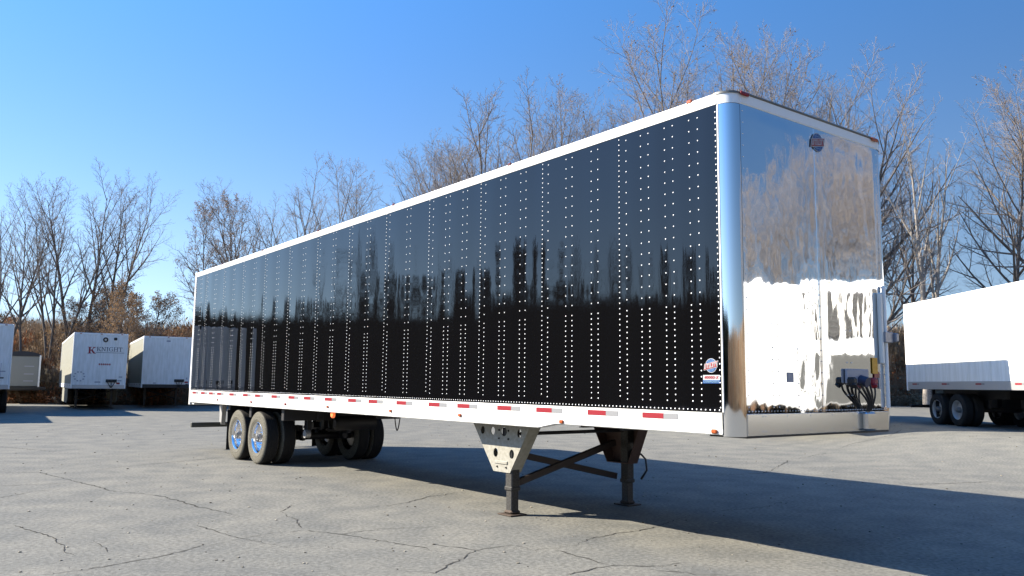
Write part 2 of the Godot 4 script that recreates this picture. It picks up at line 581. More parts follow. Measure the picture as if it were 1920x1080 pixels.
func emblem(parent: Node3D, at: Vector3, turn: float, r: float) -> void:
	var e := Node3D.new()
	e.name = "emblem"
	parent.add_child(e, true)
	e.transform = Transform3D(Basis(Vector3.UP, turn), at)
	var ax := Vector3(0, 0, 1)
	var disc := func(called: String, rad: float, z: float, m: Material, x := 1.0) -> void:
		var mb := Mb.new()
		mb.xf = Transform3D(Basis.from_scale(Vector3(x, 1, 1)), Vector3.ZERO)
		mb.lathe([Vector2(rad, 0), Vector2(rad, z), Vector2(0.0005, z)], Vector3.ZERO, ax, 32)
		obj(called, mb, m, e)
	disc.call("white_rim", r, 0.0015, mats.print_white)
	disc.call("blue_globe", r * 0.92, 0.003, mats.print_blue)
	for y in [0.62, -0.62]:                              # pale parallels of the globe
		var mb := Mb.new()
		var w := r * 0.55
		mb.box(Vector3(-w, r * y - r * 0.035, 0.0031), Vector3(w, r * y + r * 0.035, 0.004))
		obj("globe_line", mb, mats.print_pale, e)
	for x in [-0.3, 0.3]:
		var mb := Mb.new()
		var pts := []
		for k in 9:
			var a := -1.3 + 2.6 * k / 8.0
			pts.append(Vector3(x * r * cos(a) * 1.6, sin(a) * r * 0.92, 0.0034))
		mb.tube(pts, [r * 0.03, r * 0.03, r * 0.03, r * 0.03, r * 0.03, r * 0.03, r * 0.03, r * 0.03, r * 0.03], 5)
		obj("globe_line", mb, mats.print_pale, e)
	for q in [[1.24, 0.46, 0.0045, mats.print_white, "band_border"], [1.17, 0.39, 0.006, mats.print_red, "red_band"]]:
		var mb := Mb.new()
		var a: float = r * q[0]
		var b: float = r * q[1]
		var sl := r * 0.22
		mb.plate(PackedVector2Array([Vector2(-a - sl * 0.2, -b - sl), Vector2(a - sl * 0.6, -b + sl), Vector2(a + sl * 0.2, b + sl), Vector2(-a + sl * 0.6, b - sl)]), [], 0.0, q[2])
		obj(q[4], mb, q[3], e)
	lettering("lettering", "UTILITY", r * 0.56, mats.print_white, e, Vector3(0, 0, 0.0075), 0.0, "Droid Sans", true, 0.83, 0.19, 0.16)

func strip_of_tape(parent: Node3D, s: float, y: float, red: float, silver: float, z := 0.0) -> void:
	var mb := Mb.new()
	mb.box(Vector3(s - red, y - 0.025, z - 0.0035), Vector3(s, y + 0.025, z - 0.0012))
	var o := obj("reflector_strip", mb, mats.tape_red, parent)
	var w := Mb.new()
	w.box(Vector3(s - red - silver, y - 0.025, z - 0.0035), Vector3(s - red - 0.002, y + 0.025, z - 0.0012))
	obj("silver_end", w, mats.tape_silver, o)

func marker_lamp(parent: Node3D, at: Vector3, m: Material, size := 0.05, out := Vector3(0, 0, -1)) -> void:
	var mb := Mb.new()
	var s := out.cross(Vector3.UP).normalized()
	mb.xf = Transform3D(Basis(s, Vector3.UP, -out), at)
	mb.rbox(Vector3(-size, -0.019, -0.022), Vector3(size, 0.019, 0.001), 0.009)
	obj("marker_lamp", mb, m, parent)

# ---------------------------------------------------------------- the black trailer
const L := 15.49
const W := 2.59
const RC := 0.14

func roof_y(s: float) -> float:
	return lerpf(4.175, 4.105, s / L)

func sill_y(s: float) -> float:
	return lerpf(1.335, 1.355, s / L)

func black_trailer() -> Node3D:
	var t := thing("semi_trailer", "long glossy black box trailer with mirror front wall and rows of white rivets", "trailer")
	t.transform = Transform3D(Basis(Vector3.UP, PI / 2 + 0.651), Vector3(1.9015, 0, -7.0048))
	var rng := RandomNumberGenerator.new()
	rng.seed = 4
	var wob := FastNoiseLite.new()
	wob.seed = 9
	wob.frequency = 1.0
	wob.fractal_octaves = 2
	# side sheets between seams, pillowed a little between the posts behind them
	var posts := [0.41, 0.71, 1.02, 1.32, 1.73, 2.13, 2.53, 2.93, 3.32, 3.73, 4.13, 4.53, 4.94, 5.54, 6.14, 6.74, 7.34, 7.94, 8.54, 9.14, 9.75, 10.35, 10.95, 11.55, 12.15, 12.75, 13.36, 13.96, 14.56, 15.0]
	var seams := [RC, 1.37, 2.58, 3.78, 4.99, 6.19, 7.39, 8.59, 9.80, 11.0, 12.2, 13.41, 14.61, 15.40]
	var bow := {}
	for p in posts:
		bow[p] = rng.randf_range(0.0014, 0.0048) * (1.0 if rng.randf() < 0.8 else -0.7)
	var dent := func(s: float, y: float) -> float:
		var a := RC
		for p in posts:
			if s < p:
				var u: float = clampf((s - a) / (p - a), 0.0, 1.0)
				return bow[p] * 0.5 * (1.0 - cos(TAU * u)) * (0.8 + 0.5 * wob.get_noise_2d(p * 7.0, y * 0.35)) + 0.0007 * wob.get_noise_2d(s * 1.6, y * 0.55)
			a = p
		return 0.0005 * wob.get_noise_2d(s * 1.6, y * 0.55)
	for i in seams.size() - 1:
		var a: float = seams[i] + 0.0015
		var b: float = seams[i + 1] - 0.0015
		var mb := Mb.new()
		var lap := 0.0008 * (i % 2)
		mb.grid(36, 26, func(u: float, v: float) -> Vector3:
			var s := lerpf(a, b, u)
			var y := lerpf(sill_y(s), roof_y(s) - 0.11, v)
			return Vector3(s, y, -0.004 - lap - dent.call(s, y)), Vector3(0, 0, -1))
		obj("side_sheet", mb, mats.black_gloss, t)
	var core := Mb.new()
	core.box(Vector3(RC, 1.19, 0.012), Vector3(15.40, 4.05, 0.03))
	obj("side_lining", core, mats.black_steel, t)
	var farside := Mb.new()
	farside.box(Vector3(RC, 1.12, W - 0.03), Vector3(15.42, 4.04, W))
	obj("far_side_wall", farside, mats.black_gloss, t)
	# rivets
	var dome := Mb.new()
	dome.lathe([Vector2(0.0001, -0.0042), Vector2(0.0034, -0.0035), Vector2(0.0058, -0.0019), Vector2(0.0071, 0.0)], Vector3.ZERO, Vector3(0, 0, 1), 8)
	var spots := PackedVector3Array()
	for p in posts:
		for side in [-1, 1]:
			var x: float = p + 0.05 * side
			var seam: bool = false
			for q in seams:
				seam = seam or absf(q - x) < 0.03
			var y := sill_y(x) + 0.09
			while y < roof_y(x) - 0.13:
				spots.append(Vector3(x, y + (0.027 if side > 0 and seam else 0.0), -0.006 - dent.call(x, y)))
				y += 0.0535 if (y < 2.25 or seam) else 0.107
	var yy := sill_y(0.16) + 0.04
	while yy < 4.05:
		spots.append(Vector3(RC + 0.018, yy, -0.006))
		spots.append(Vector3(15.375, yy, -0.006))
		yy += 0.0535
	var ss := RC + 0.03
	while ss < 15.39:
		spots.append(Vector3(ss, sill_y(ss) + 0.018, -0.0065))
		ss += 0.05
	rivet_field(t, "rivets", dome.mesh(), mats.rivet, spots, Basis.IDENTITY)
	# rails, roof, floor
	var br := Mb.new()
	var bottom := func(s: float) -> float:
		return lerpf(1.143, 1.09, smoothstep(2.33, 2.63, s)) - 0.012 * smoothstep(5.0, 15.0, s)
	var cuts := [RC, 1.2, 2.33, 2.63, 5.0, 7.5, 10.0, 12.5, 15.41]
	for zz in [[-0.012, 0.02, -1.0], [W + 0.012, W - 0.02, 1.0]]:
		var rail := Mb.new()
		for i in cuts.size() - 1:
			var a: float = cuts[i]
			var b: float = cuts[i + 1]
			var o := Vector3(0, 0, zz[2])
			rail.quad(Vector3(a, bottom.call(a) + 0.008, zz[0]), Vector3(b, bottom.call(b) + 0.008, zz[0]), Vector3(b, sill_y(b) - 0.005, zz[0]), Vector3(a, sill_y(a) - 0.005, zz[0]), o)
			rail.quad(Vector3(a, sill_y(a) - 0.005, zz[0]), Vector3(b, sill_y(b) - 0.005, zz[0]), Vector3(b, sill_y(b), zz[1]), Vector3(a, sill_y(a), zz[1]), Vector3(0, 1, 0))
			rail.quad(Vector3(a, bottom.call(a) + 0.008, zz[0]), Vector3(b, bottom.call(b) + 0.008, zz[0]), Vector3(b, bottom.call(b), zz[0] - zz[2] * 0.008), Vector3(a, bottom.call(a), zz[0] - zz[2] * 0.008), o + Vector3.DOWN)
			rail.quad(Vector3(a, bottom.call(a), zz[0] - zz[2] * 0.008), Vector3(b, bottom.call(b), zz[0] - zz[2] * 0.008), Vector3(b, bottom.call(b), zz[0] - zz[2] * 0.09), Vector3(a, bottom.call(a), zz[0] - zz[2] * 0.09), Vector3.DOWN)
		obj("bottom_rail", rail, mats.white_rail, t)
	br = Mb.new()
	var ln := Mb.new()                                    # two fine ribs pressed along the rail
	for y in [1.225, 1.165]:
		ln.rbox(Vector3(2.7, y, -0.0155), Vector3(15.38, y + 0.008, -0.0118), 0.0015)
	obj("rail_rib", ln, mats.white_rail, t)
	for zz in [[-0.012, -1.0], [W + 0.012, 1.0]]:
		var rail := Mb.new()
		for i in 12:
			var a := RC + (15.41 - RC) * i / 12.0
			var b := RC + (15.41 - RC) * (i + 1) / 12.0
			var prof := [Vector2(0.02, -0.113), Vector2(0.0, -0.11), Vector2(0.0, -0.03), Vector2(-0.004, -0.014), Vector2(-0.014, -0.004), Vector2(-0.03, 0.0), Vector2(-0.09, 0.0)]
			var nrm := [Vector2(1, 0), Vector2(1, -0.1), Vector2(1, 0.05), Vector2(0.9, 0.4), Vector2(0.5, 0.86), Vector2(0.1, 1), Vector2(0, 1)]
			prof[0] = Vector2(-0.02, -0.113)
			nrm[0] = Vector2(0.0, -1)
			for k in prof.size() - 1:
				var ids := []
				for q in [[a, k], [b, k], [b, k + 1], [a, k + 1]]:
					var pp: Vector2 = prof[q[1]]
					var nn: Vector2 = nrm[q[1]]
					if k == 0:
						nn = Vector2(0, -1)
					ids.append(rail.put(Vector3(q[0], roof_y(q[0]) + pp.y, zz[0] + zz[1] * pp.x), Vector3(0, nn.y, zz[1] * nn.x)))
				rail.quad_i(ids[0], ids[1], ids[2], ids[3])
		obj("top_rail", rail, mats.white_rail, t)
	var roof := Mb.new()
	roof.quad(Vector3(0.05, roof_y(0) - 0.004, 0.05), Vector3(L - 0.03, roof_y(L) - 0.004, 0.05), Vector3(L - 0.03, roof_y(L) - 0.004, W - 0.05), Vector3(0.05, roof_y(0) - 0.004, W - 0.05), Vector3.UP)
	roof.quad(Vector3(0.05, roof_y(0) - 0.03, 0.05), Vector3(L - 0.03, roof_y(L) - 0.03, 0.05), Vector3(L - 0.03, roof_y(L) - 0.03, W - 0.05), Vector3(0.05, roof_y(0) - 0.03, W - 0.05), Vector3.DOWN)
	obj("roof", roof, mats.alu_dull, t)
	var fl := Mb.new()
	fl.box(Vector3(0.1, 1.24, 0.03), Vector3(15.42, 1.28, W - 0.03))
	obj("floor", fl, mats.black_steel, t)
	for k in 24:
		var cm := Mb.new()
		var x := 1.4 + 0.6 * k
		cm.box(Vector3(x - 0.03, 1.12, 0.05), Vector3(x + 0.03, 1.13, W - 0.05))
		cm.box(Vector3(x - 0.004, 1.131, 0.05), Vector3(x + 0.004, 1.239, W - 0.05))
		obj("cross_member", cm, mats.black_steel, t)
	# front wall: rounded polished corners, two mirror sheets, header and sill
	for far in [false, true]:
		for part in [[1.132, 4.062, mats.mirror, "corner_post", 0.0], [4.062, 4.172, mats.alu_white, "corner_cap", 0.006]]:
			var mb := Mb.new()
			var seg := 20
			for k in seg:
				var ids := []
				for q in [[k, part[0]], [k + 1, part[0]], [k + 1, part[1]], [k, part[1]]]:
					var an: float = PI / 2 * q[0] / seg
					var o := Vector3(-sin(an), 0, -cos(an))
					var r: float = RC + part[4]
					var p := Vector3(RC, q[1], RC) + o * r
					if far:
						o.z = -o.z
						p.z = W - p.z
					ids.append(mb.put(p, o))
				mb.quad_i(ids[0], ids[1], ids[2], ids[3])
			obj(part[3], mb, part[2], t)
		var cap := Mb.new()
		cap.lathe([Vector2(RC + 0.014, -0.004), Vector2(RC + 0.014, 0.016), Vector2(RC - 0.02, 0.022), Vector2(0.001, 0.022)], Vector3(RC, 4.155, RC if not far else W - RC), Vector3.UP, 32)
		obj("roof_corner", cap, mats.dark_alu, t)
	var wave := FastNoiseLite.new()
	wave.seed = 31
	wave.frequency = 1.0
	wave.fractal_octaves = 2
	wave.fractal_gain = 0.35
	for k in 2:
		var za := RC + 0.0 if k == 0 else W * 0.5 + 0.002
		var zb := W * 0.5 - 0.002 if k == 0 else W - RC
		var mb := Mb.new()
		mb.grid(64, 130, func(u: float, v: float) -> Vector3:
			var z := lerpf(za, zb, u)
			var y := lerpf(1.32, 4.065, v)
			var edge := smoothstep(0.0, 0.1, u) * smoothstep(1.0, 0.9, u) * smoothstep(1.0, 0.95, v)
			var calm := 1.0 if k == 0 else 0.55
			var d := 0.0017 * calm * wave.get_noise_2d(z * 2.6, y * 1.5) + 0.0003 * calm * wave.get_noise_2d(z * 8.0 + 40.0, y * 5.0) + 0.0002 * sin(z * 16.0 + 1.3 * k)
			d += 0.004 * sin(PI * u) * (1.0 if k == 0 else -0.7)
			d += 0.004 * sin(PI * v) * k
			return Vector3(-0.002 - d * edge, y, z), Vector3(-1, 0, 0))
		obj("front_sheet", mb, mats.mirror, t)
	var ct := Mb.new()
	ct.rbox(Vector3(RC - 0.014, 1.335, -0.006), Vector3(RC + 0.004, 4.06, 0.01), 0.003)
	obj("corner_trim", ct, mats.white_rail, t)
	var seam_strip := Mb.new()
	seam_strip.rbox(Vector3(-0.0055, 1.33, W * 0.5 - 0.02), Vector3(0.0, 4.06, W * 0.5 + 0.02), 0.002)
	obj("seam_strip", seam_strip, mats.mirror, t)
	var back := Mb.new()
	back.box(Vector3(0.012, 1.2, 0.1), Vector3(0.03, 4.06, W - 0.1))
	obj("front_lining", back, mats.black_steel, t)
	var hd := Mb.new()
	hd.rbox(Vector3(-0.010, 4.066, RC), Vector3(0.03, 4.166, W - RC), 0.008)
	obj("front_header", hd, mats.alu_white, t)
	var lip := Mb.new()
	lip.rbox(Vector3(-0.02, 4.158, RC - 0.02), Vector3(0.06, 4.182, W - RC + 0.02), 0.008)
	obj("roof_lip", lip, mats.dark_alu, t)
	var sill := Mb.new()
	sill.rbox(Vector3(-0.009, 1.135, RC), Vector3(0.05, 1.325, W - RC), 0.004)
	obj("front_sill", sill, mats.mirror_dull, t)
	var edge := Mb.new()
	edge.box(Vector3(0.0, 1.118, RC), Vector3(0.4, 1.134, W - RC))
	obj("coupler_plate", edge, mats.black_steel, t)
	var fr := PackedVector3Array()
	var y := 1.38
	while y < 4.05:
		fr.append(Vector3(-0.004, y, RC + 0.03))
		fr.append(Vector3(-0.004, y, W - RC - 0.03))
		fr.append(Vector3(-0.007, y, W * 0.5 - 0.012))
		if y < 2.2:
			for z in [0.52, 0.6, 0.9, 1.72, 1.8]:
				fr.append(Vector3(-0.0075, y, z))
		y += 0.105
	var z := RC + 0.03
	while z < W - RC:
		fr.append(Vector3(-0.005, 1.345, z))
		if int(z * 20.0) % 7 == 0:
			fr.append(Vector3(-0.0105, 1.3, z))
			fr.append(Vector3(-0.0105, 1.17, z))
		z += 0.045
	rivet_field(t, "front_rivets", dome.mesh(), mats.alu_bright, fr, Basis(Vector3.UP, PI / 2))
	# things on the front wall
	emblem(t, Vector3(-0.011, 3.93, 1.33), -PI / 2, 0.095)
	emblem(t, Vector3(0.25, 1.737, -0.008), PI, 0.062)
	var plate := Mb.new()
	plate.rbox(Vector3(0.157, 1.617, -0.0085), Vector3(0.343, 1.655, -0.005), 0.001)
	plate.rbox(Vector3(0.157, 1.605, -0.0083), Vector3(0.343, 1.62, -0.0052), 0.001)
	var pl := obj("model_plate", plate, mats.print_white, t)
	var blue := Mb.new()
	blue.box(Vector3(0.157, 1.583, -0.009), Vector3(0.343, 1.612, -0.005))
	obj("blue_strip", blue, mats.print_blue, pl)
	lettering("lettering", "4000D-X", 0.024, mats.print_dark_red, pl, Vector3(0.25, 1.634, -0.0095), PI, "Droid Sans", true, 1.2, 0.0, 0.15)
	lettering("lettering", "COMPOSITE", 0.018, mats.print_pale, pl, Vector3(0.25, 1.598, -0.0105), PI, "Droid Sans", true, 1.2)
	var st := Mb.new()
	st.rbox(Vector3(-0.0125, 1.60, 0.72), Vector3(-0.009, 1.69, 0.82), 0.001)
	obj("grey_label", st, mats.label_grey, t)
	var hb := Mb.new()
	hb.rbox(Vector3(-0.035, 1.60, 1.66), Vector3(-0.008, 1.74, 2.06), 0.008)
	obj("connector_plate", hb, mats.label_grey, t)
	var sock := Mb.new()
	sock.tube([Vector3(-0.03, 1.63, 1.9), Vector3(-0.11, 1.61, 1.9)], [0.055, 0.05], 16)
	obj("electrical_socket", sock, mats.socket_blue, t)
	for q in [1.70, 2.08]:
		var gh := Mb.new()
		gh.rbox(Vector3(-0.10, 1.585, q - 0.045), Vector3(-0.02, 1.66, q + 0.045), 0.02)
		gh.tube([Vector3(-0.07, 1.60, q), Vector3(-0.085, 1.57, q - 0.02)], [0.03, 0.03], 10)
		obj("glad_hand", gh, mats.black_steel if q < 2.0 else mats.print_dark_red, t)
	for q in [[1.74, 1.98, 0.010], [1.84, 2.0, 0.013], [1.92, 2.02, 0.014], [2.0, 2.03, 0.010], [2.08, 2.05, 0.009]]:
		var hs := Mb.new()
		var pts := []
		var rr := []
		for k in 9:
			var f := k / 8.0
			pts.append(Vector3(-0.07 + 0.03 * f - 0.03 * sin(PI * f), 1.60 - 0.27 * f, lerpf(q[0], q[1], smoothstep(0.0, 0.9, f))))
			rr.append(q[2])
		hs.tube(pts, rr, 8)
		obj("hose", hs, mats.hose, t)
	var shroud := Mb.new()
	shroud.rbox(Vector3(-0.07, 1.14, 1.93), Vector3(-0.0095, 1.325, 2.11), 0.02)
	obj("hose_shroud", shroud, mats.mirror_dull, t)
	var yel := Mb.new()
	yel.rbox(Vector3(-0.0135, 1.70, 2.17), Vector3(-0.009, 1.86, 2.27), 0.001)
	obj("orange_sticker", yel, mats.sticker, t)
	for q in [[1.66, 1.72, 2.2, 2.3, "print_red"], [1.55, 1.70, 2.28, 2.33, "print_white"]]:
		var sk := Mb.new()
		sk.rbox(Vector3(-0.0125, q[0], q[2]), Vector3(-0.009, q[1], q[3]), 0.001)
		obj("sticker", sk, mats[q[4]], t)
	var doc := Mb.new()
	doc.rbox(Vector3(-0.05, 1.80, 2.30), Vector3(-0.008, 2.53, 2.36), 0.012)
	obj("white_channel", doc, mats.white_paint, t)
	var pipe := Mb.new()
	pipe.tube([Vector3(-0.02, 2.60, 2.415), Vector3(-0.03, 2.58, 2.415), Vector3(-0.03, 1.9, 2.415), Vector3(-0.03, 1.36, 2.415)], [0.02, 0.02, 0.02, 0.02], 10)
	obj("conduit", pipe, mats.alu_white, t)
	var bk := Mb.new()
	bk.rbox(Vector3(-0.07, 2.02, 2.34), Vector3(-0.005, 2.13, 2.50), 0.006)
	bk.rbox(Vector3(-0.10, 2.03, 2.50), Vector3(-0.01, 2.12, 2.56), 0.01)
	obj("bracket", bk, mats.bracket, t)
	# lamps and reflective strips
	for q in [1.07, 1.83, 2.66, 3.38, 4.22, 4.90, 5.75, 6.58, 7.25, 8.09, 8.92, 9.59, 10.39, 11.23, 11.89, 12.70, 13.48, 14.03, 14.59, 15.23]:
		strip_of_tape(t, q, sill_y(q) - 0.053, 0.265, 0.17, -0.012)
	for q in [0.22, 2.23, 4.15, 5.9, 7.96, 9.7, 11.4, 13.4]:
		marker_lamp(t, Vector3(q, 1.172, -0.012), mats.lamp_amber if q < 9.0 else mats.lamp_red, 0.032)
	for q in [0.45, 3.2, 6.0, 8.6, 11.2, 13.6]:
		marker_lamp(t, Vector3(q, roof_y(q) - 0.004, 0.004), mats.lamp_amber if q < 1.0 else mats.lamp_dim, 0.032)
	for q in [RC + 0.04, W - RC - 0.08]:
		marker_lamp(t, Vector3(-0.016, 4.155, q), mats.lamp_red if q < 1.0 else mats.lamp_amber, 0.06, Vector3(-1, 0, 0))
	var tl := Mb.new()
	tl.tube([Vector3(7.89, 1.055, 0.06), Vector3(7.89, 1.055, 0.03), Vector3(7.89, 1.055, 0.022)], [0.06, 0.06, 0.045], 20)
	obj("turn_lamp", tl, mats.lamp_orange, t)
	# rear frame
	for far in [0.0, 1.0]:
		var mb := Mb.new()
		mb.rbox(Vector3(15.40, 1.02, -0.014 + far * (W - 0.07)), Vector3(L, 4.112, 0.085 + far * (W - 0.07)), 0.008)
		obj("rear_post", mb, mats.white_rail, t)
	var rs := Mb.new()
	rs.rbox(Vector3(15.41, 1.02, 0.08), Vector3(15.48, 1.25, W - 0.08), 0.006)
	obj("rear_sill", rs, mats.white_rail, t)
	rs = Mb.new()
	rs.rbox(Vector3(15.41, 3.99, 0.08), Vector3(15.48, 4.10, W - 0.08), 0.006)
	obj("rear_header", rs, mats.white_rail, t)
	for far in 2:
		var mb := Mb.new()
		mb.rbox(Vector3(15.43, 1.255, 0.09 + far * 1.21), Vector3(15.47, 3.985, 0.09 + 1.19 + far * 1.21), 0.004)
		obj("rear_door", mb, mats.black_gloss, t)
	var step := Mb.new()
	step.tube([Vector3(15.3, 1.1, 0.03), Vector3(15.3, 1.045, 0.03), Vector3(15.2, 1.04, 0.03), Vector3(15.15, 1.1, 0.03)], [0.014, 0.014, 0.014, 0.014], 8)
	obj("door_hook", step, mats.white_paint, t)
	# rear impact guard
	var gd := Mb.new()
	gd.rbox(Vector3(15.34, 0.50, 0.04), Vector3(15.44, 0.61, W - 0.04), 0.01)
	obj("impact_guard", gd, mats.guard, t)
	for q in [0.75, 1.84]:
		var mb := Mb.new()
		mb.plate(PackedVector2Array([Vector2(15.30, 0.55), Vector2(15.42, 0.55), Vector2(15.46, 1.1), Vector2(15.24, 1.1)]), [], q - 0.05, q + 0.05)
		obj("guard_strut", mb, mats.alu_dull, t)
	# bogie
	for q in [11.21, 12.35]:
		wheel(t, Vector3(q, 0.497, 0.045), false, true)
		wheel(t, Vector3(q, 0.497, W - 0.045), true, true)
		var mb := Mb.new()
		mb.tube([Vector3(q, 0.497, 0.5), Vector3(q, 0.497, W - 0.5)], [0.066, 0.066], 16)
		obj("axle", mb, mats.black_steel, t)
		for k in [0.86, 1.73]:
			var bc := Mb.new()
			bc.tube([Vector3(q - 0.34, 0.52, k), Vector3(q - 0.30, 0.52, k), Vector3(q - 0.21, 0.52, k), Vector3(q - 0.17, 0.52, k)], [0.06, 0.09, 0.09, 0.04], 16)
			obj("brake_chamber", bc, mats.black_steel, t)
			var sp := Mb.new()
			sp.rbox(Vector3(q - 0.5, 0.56, k - 0.045), Vector3(q + 0.5, 0.62, k + 0.045), 0.01)
			sp.rbox(Vector3(q - 0.12, 0.60, k - 0.07), Vector3(q + 0.12, 0.72, k + 0.07), 0.01)
			sp.rbox(Vector3(q - 0.58, 0.60, k - 0.05), Vector3(q - 0.44, 0.93, k + 0.05), 0.01)
			obj("suspension_spring", sp, mats.black_steel, t)
	for k in [0.80, 1.79]:
		var mb := Mb.new()
		mb.rbox(Vector3(10.0, 0.88, k - 0.06), Vector3(13.1, 1.115, k + 0.06), 0.01)
		obj("slider_beam", mb, mats.black_steel, t)
	for k in [10.1, 11.75, 13.0]:
		var mb := Mb.new()
		mb.rbox(Vector3(k - 0.06, 0.86, 0.1), Vector3(k + 0.06, 1.08, W - 0.1), 0.01)
		obj("slider_cross_beam", mb, mats.black_steel, t)
	var tank := Mb.new()
	tank.tube([Vector3(9.62, 0.82, 0.9), Vector3(9.62, 0.82, 0.93), Vector3(9.62, 0.82, 1.7), Vector3(9.62, 0.82, 1.73)], [0.07, 0.13, 0.13, 0.07], 18)
	obj("air_tank", tank, mats.black_steel, t)
	var dr := Mb.new()
	dr.tube([Vector3(10.3, 0.60, 0.62), Vector3(10.3, 0.60, 0.72)], [0.075, 0.075], 16)
	obj("brake_drum_end", dr, mats.alu_dull, t)
	for q in [0.05, W - 0.65]:
		var mb := Mb.new()
		mb.rbox(Vector3(12.93, 0.16, q), Vector3(12.938, 0.95, q + 0.6), 0.003)
		obj("mud_flap", mb, mats.tread, t)
		var ar := Mb.new()
		ar.rbox(Vector3(12.94, 0.93, q - 0.0), Vector3(12.98, 0.98, q + 0.75), 0.006)
		obj("flap_hanger", ar, mats.black_steel, t)
	var line := Mb.new()
	var lp := []
	var lr := []
	for k in 11:
		var f := k / 10.0
		lp.append(Vector3(9.9 - 0.25 * f, 1.0 - 0.35 * sin(PI * f), W - 0.3))
		lr.append(0.012)
	line.tube(lp, lr, 6)
	obj("air_line", line, mats.hose, t)
	# landing gear
	bracket_and_leg(t, 3.18, 4.38, false, W, 0.0, mats.bracket_white)
	bracket_and_leg(t, 3.10, 4.06, true, W, 0.0, mats.rust_brown)
	for q in [[Vector3(3.62, 0.37, 0.48), Vector3(3.62, 0.80, 2.14)], [Vector3(3.68, 0.72, 0.48), Vector3(3.60, 0.36, 2.14)]]:
		var mb := Mb.new()
		mb.xf = Transform3D(Basis.looking_at(q[1] - q[0]), (q[0] + q[1]) * 0.5)
		var ln2: float = q[0].distance_to(q[1]) * 0.5
		mb.rbox(Vector3(-0.008, -0.04, -ln2), Vector3(0.008, 0.04, ln2), 0.003)
		mb.rbox(Vector3(-0.05, 0.032, -ln2), Vector3(-0.009, 0.04, ln2), 0.003)
		obj("cross_brace", mb, mats.brown_steel, t)
	var sh := Mb.new()
	sh.tube([Vector3(3.46, 0.97, 0.4), Vector3(3.46, 0.97, W - 0.4)], [0.022, 0.022], 12)
	obj("cross_shaft", sh, mats.black_steel, t)
	var cr := Mb.new()
	cr.tube([Vector3(3.42, 0.70, W - 0.36), Vector3(3.30, 0.66, W - 0.3), Vector3(3.24, 0.60, W - 0.28), Vector3(3.22, 0.46, W - 0.28), Vector3(3.32, 0.34, W - 0.28)], [0.013, 0.013, 0.013, 0.013, 0.016], 8)
	obj("crank_handle", cr, mats.black_steel, t)
	return t

func rivet_field(parent: Node3D, called: String, mesh: Mesh, m: Material, spots: PackedVector3Array, turn: Basis) -> void:
	var mm := MultiMesh.new()
	mm.transform_format = MultiMesh.TRANSFORM_3D
	mm.instance_count = spots.size()
	mm.mesh = mesh
	mesh.surface_set_material(0, m)
	for i in spots.size():
		mm.set_instance_transform(i, Transform3D(turn, spots[i]))
	var o := MultiMeshInstance3D.new()
	o.multimesh = mm
	o.name = called
	o.set_meta("kind", "stuff")
	parent.add_child(o, true)

